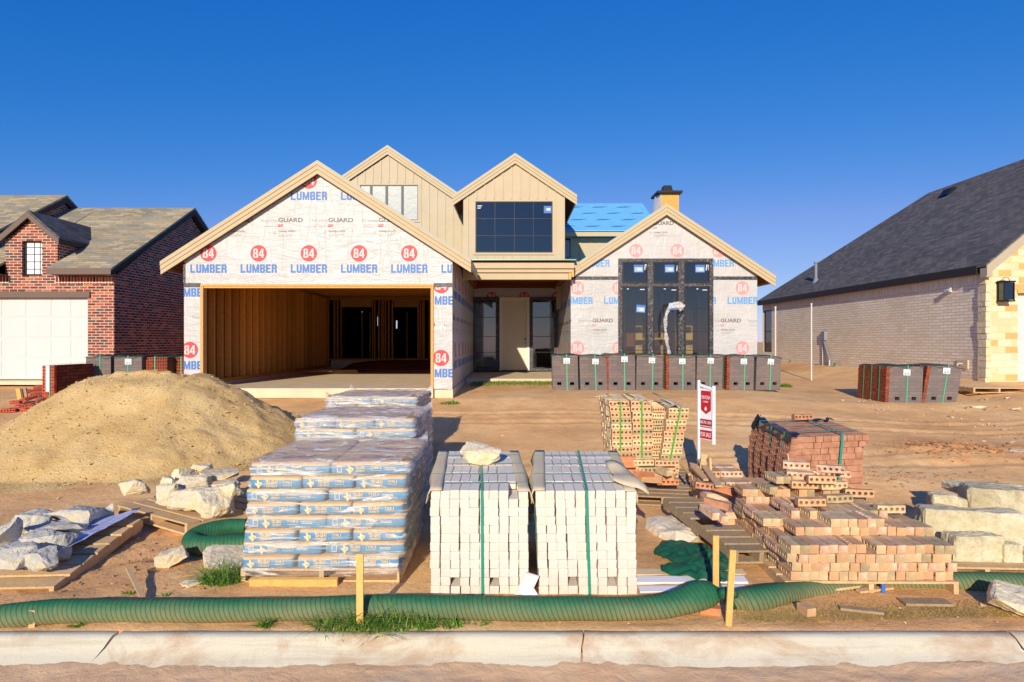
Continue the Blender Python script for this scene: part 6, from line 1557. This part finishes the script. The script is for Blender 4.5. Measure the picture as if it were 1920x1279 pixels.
mb = MB(); mb.box((2.88, 4.97, .075), (.03, .02, .085)); tagit(mb.build('paint_mark_block', M['sticker'], at=(2.88, 4.97, .03)), 'small blue painted wood block at the front edge of the loose brick pallet', 'wood block')
_q = G(1846, 733); pallet(_q.x, _q.y, _q.z-.01, 1.1, 1.0, R(-4), 'empty wooden pallet lying by the stone corner of the right house')

# ================================================================ for sale sign
S = T('for_sale_sign', W(1318, 850, 7.9), 'white framed real estate sign with a red shield panel standing by the brick stacks', 'sign')
A = Vector(((1310-960)*7.62/F, 7.62, 0)); Bq = Vector(((1338-960)*7.42/F, 7.42, 0))
zA1, zA0 = W(1310, 716, 7.62).z, gnd(A.x, A.y)-.05; zB1 = W(1338, 727, 7.42).z; zB0 = W(1338, 830, 7.42).z; 
du = (Bq-A); Lw = du.length; U_ = du.normalized(); N_ = Vector((0, 0, 1)).cross(U_)*-1
if N_.y > 0: N_ = -N_
mb = MB(); mb.beam((A.x, A.y, zA0), (A.x, A.y, zA1+.02), .028, .028); mb.beam((Bq.x, Bq.y, zB0-.02), (Bq.x, Bq.y, zB1+.02), .034, .028); mb.beam((A.x, A.y, zA1-.03), (Bq.x, Bq.y, zB1-.02), .025, .03)
mb.build('frame', M['signwhite'], S)
zt_, zb_ = min(zA1, zB1)-.02, W(1310, 822, 7.62).z
mb = MB(); O_ = Vector((A.x, A.y, 0)); mb.ext([O_+U_*.02+V(0, 0, zb_), O_+U_*(Lw-.02)+V(0, 0, zb_), O_+U_*(Lw-.02)+V(0, 0, zt_), O_+U_*.02+V(0, 0, zt_)], -N_*.008, 0)
Hh = zt_-zb_; V_ = Vector((0, 0, 1)); O2 = O_+U_*(Lw/2)+V(0, 0, zb_); ww = Lw-.045
sh_ = [(-ww*.42, .96*Hh), (ww*.42, .96*Hh), (ww*.42, .58*Hh), (0, .50*Hh), (-ww*.42, .58*Hh)]
def st(tr, at, off, mi):
    stamp(mb, tr, at, O2, U_, V_, N_, off, mi)
st([sh_], (0, 0), .003, 1); st(rect2(ww, .13*Hh), (0, .335*Hh), .003, 2); st(rect2(ww, .17*Hh), (0, .10*Hh), .003, 1); st(rect2(ww, .02*Hh), (0, .245*Hh), .003, 2)
st(fit('VENTURA', ww*.72, .07*Hh, .01), (0, .83*Hh), .006, 0); st(fit('HOMES', ww*.4, .035*Hh, .01), (0, .745*Hh), .006, 0); st([[(0, .66*Hh), (-.02, .60*Hh), (0, .56*Hh), (.02, .60*Hh)]], (0, 0), .006, 0)
st(fit('806.781.1054', ww*.9, .06*Hh, .01), (0, .34*Hh), .006, 0); st(fit('FOR SALE', ww*.86, .085*Hh, .012), (0, .10*Hh), .006, 0)
mb.build('sign_panel', [M['signwhite'], M['signred'], M['signmaroon']], S)

# clear plastic hanging from the tall window
pts = [W(1255, 664, 16.2), W(1250, 640, 16.2), W(1248, 610, 16.2), W(1251, 585, 16.2), W(1258, 573, 16.15), W(1266, 569, 16.15), W(1275, 573, 16.1), W(1281, 578, 16.1)]
mb = MB(); mb.tube(smooth_path(pts, 5), [.045+.010*math.sin(i*1.3)+(.05 if i > 26 else 0) for i in range(36)], 10)
for i in range(len(mb.v)): mb.v[i] = mb.v[i]+noise.noise_vector(mb.v[i]*9)*.03; mb.v[i].y = 16.2+(mb.v[i].y-16.2)*.4
tagit(mb.build('hanging_plastic', M['film2'], None, True, at=W(1250, 640, 16.2)), 'crumpled silvery plastic tube hanging before the tall window', 'plastic')

# ================================================================ weeds, grass, straw, debris
def blade(mb, b, an, L, lean, w=.006, seg=4):
    dx, dy = math.cos(an), math.sin(an); px_, py_ = -dy, dx; prev = None; vs = []
    for k_ in range(seg+1):
        t = k_/seg; r_ = lean*t*t*L; z = L*t*(1-.35*lean*t); wd = w*(1-t**1.5)+.0005
        c = b+V(dx*r_, dy*r_, z); vs += [c-V(px_*wd, py_*wd, 0), c+V(px_*wd, py_*wd, 0)]
    mb.add(vs, [(2*k_, 2*k_+1, 2*k_+3, 2*k_+2) for k_ in range(seg)])
def tuft(name, px, py, n, rad, hgt, label, seed, cat='weed', group='green weeds', mat='weed', flat=.55, w=.006):
    rnd = random.Random(seed); c = G(px, py); mb = MB()
    for i in range(n):
        a = rnd.uniform(0, 6.283); r_ = rad*math.sqrt(rnd.random()); b = V(c.x+r_*math.cos(a), c.y+r_*flat*math.sin(a), 0); b.z = gnd(b.x, b.y)-.005
        blade(mb, b, rnd.uniform(0, 6.283), hgt*(.25+.9*rnd.random()**1.6)*(1-.35*r_/rad), rnd.uniform(.5, 1.9), w*rnd.uniform(.5, 1.3))
    return tagit(mb.build(name, M[mat], None, at=c), label, cat, group)
tuft('weed_clump', 415, 1092, 420, .17, .26, 'bushy bright green weed at the left foot of the cement bag pallet', 1, w=.005)
tuft('weed_clump', 715, 1176, 300, .22, .25, 'largest clump of grass before the sock, right of the wood stake', 2, w=.005)
tuft('weed_clump', 645, 1178, 190, .20, .19, 'grass clump before the sock, just left of the wood stake', 3, w=.005)
tuft('weed_clump', 598, 1172, 90, .12, .07, 'thin grass left of the grass clumps by the stake', 31)
tuft('weed_clump', 795, 1176, 110, .09, .15, 'small grass tuft before the sock below the left white pack', 4)
tuft('weed_clump', 845, 1174, 70, .09, .09, 'low grass tuft before the sock at the left white pack strap', 5)
tuft('weed_clump', 900, 1168, 50, .08, .04, 'very low grass tuft before the sock, rightmost', 51)
tuft('weed_clump', 495, 1176, 70, .04, .12, 'small green weed before the sock under the cement bags', 6)
tuft('weed_clump', 143, 1176, 70, .05, .05, 'small weed at the sock near the left stake stub', 7)
tuft('weed_clump', 215, 1176, 30, .04, .03, 'tiny weed before the sock at the kerb joint', 71)
tuft('weed_clump', 240, 1115, 40, .04, .06, 'little weed at the snapped stake', 8); tuft('weed_clump', 315, 1118, 30, .04, .05, 'little weed behind the sock left of the cement pallet', 9)
tuft('weed_clump', 845, 757, 160, .20, .13, 'green weed on the dirt before the right corner of the garage', 10, w=.01)
tuft('weed_clump', 1472, 726, 200, .18, .22, 'bright green weed behind the rightmost grey brick pack', 11, w=.012)
tuft('weed_clump', 1348, 1072, 40, .03, .04, 'tiny sprig beside the taller stake', 12)
mb = MB(); rnd = random.Random(77)
for i in range(2600):
    u = rnd.random(); x = -1.05+u*2.3+rnd.uniform(-.05, .05); y = 16.5+rnd.gauss(0, .28)+.5*math.sin(u*3); 
    if x > .9: y += .3
    b = V(x, y, gnd(x, y)); blade(mb, b, rnd.uniform(0, 6.28), rnd.uniform(.03, .11), rnd.uniform(.2, 1.), .007, 2)
tagit(mb.build('grass_strip', M['grass']), 'strip of thin green grass before the front door', 'grass', kind='stuff')
mb = MB()
for i in range(5200):
    x = rnd.uniform(1.6, 3.6); y = 4.45+abs(rnd.gauss(0, .13))+.05*(x-1.6)
    b = V(x, y, gnd(x, y)+rnd.uniform(0, .012)); a = rnd.uniform(0, 6.28); L = rnd.uniform(.015, .05); d_ = V(math.cos(a), math.sin(a), rnd.uniform(-.15, .25))*L; q_ = V(-math.sin(a), math.cos(a), 0)*.0015
    mb.add([b-q_, b+q_, b+d_+q_, b+d_-q_], [(0, 1, 2, 3)])
tagit(mb.build('straw_litter', M['straw']), 'yellow straw litter between the loose brick pallet and the kerb', 'straw', kind='stuff')
def scatter(name, n, fx, fy, s0, s1, mat, label, seed):
    rnd = random.Random(seed); mb = MB()
    for i in range(n):
        x, y = fx(rnd), fy(rnd); s_ = rnd.uniform(s0, s1)*(.5+rnd.random()**3)
        z = gnd(x, y)+bumps(x, y)*.9 if y > 4.4 else -.04
        h_ = heap_h(x, y) if (-10 < x < -2.7 and 7.7 < y < 13) else -1
        if h_ > 0: z = gnd(x, y)+h_+.01
        p_ = [V(rnd.uniform(-1, 1), rnd.uniform(-1, 1), rnd.uniform(-.2, .8)) for _ in range(6)]
        bm = bmesh.new(); [bm.verts.new(q) for q in p_]; bmesh.ops.convex_hull(bm, input=bm.verts[:]); bm.verts.index_update()
        mb.add([V(x, y, z)+v.co*s_ for v in bm.verts], [[v.index for v in f.verts] for f in bm.faces]); bm.free()
    return tagit(mb.build(name, M[mat]), label, name.split('_')[0], kind='stuff')
scatter('pebble_scatter', 1600, lambda r: r.uniform(-7, 8.5), lambda r: 4.45+9*r.random()**1.5, .006, .02, 'pebble', 'small pale pebbles scattered over the dirt yard', 1)
scatter('clod_scatter', 900, lambda r: r.gauss(-3.3, .6), lambda r: r.gauss(5.6, .45), .006, .018, 'clod', 'crumbly soil clods around the left pallets', 2)
scatter('clod_field', 700, lambda r: r.gauss(6.7, .55), lambda r: r.gauss(9.75, .22), .015, .045, 'clod', 'dug up clods of earth on the right of the yard', 3)
scatter('clod_ridge', 400, lambda r: r.gauss(4.9, .6), lambda r: r.gauss(8.4, .2), .008, .03, 'clod', 'line of crumbled sandy clods behind the dusty red pack', 5)
scatter('sand_crumbs', 2600, lambda r: r.uniform(-8.2, -3.0), lambda r: r.uniform(7.9, 10.8), .008, .028, 'sand', 'sand crumbs over the heap and its foot', 4)
scatter('debris_scatter', 160, lambda r: r.uniform(7, 10.5), lambda r: r.uniform(10, 15), .02, .06, 'pebble', 'pale stone chips near the right house', 6)
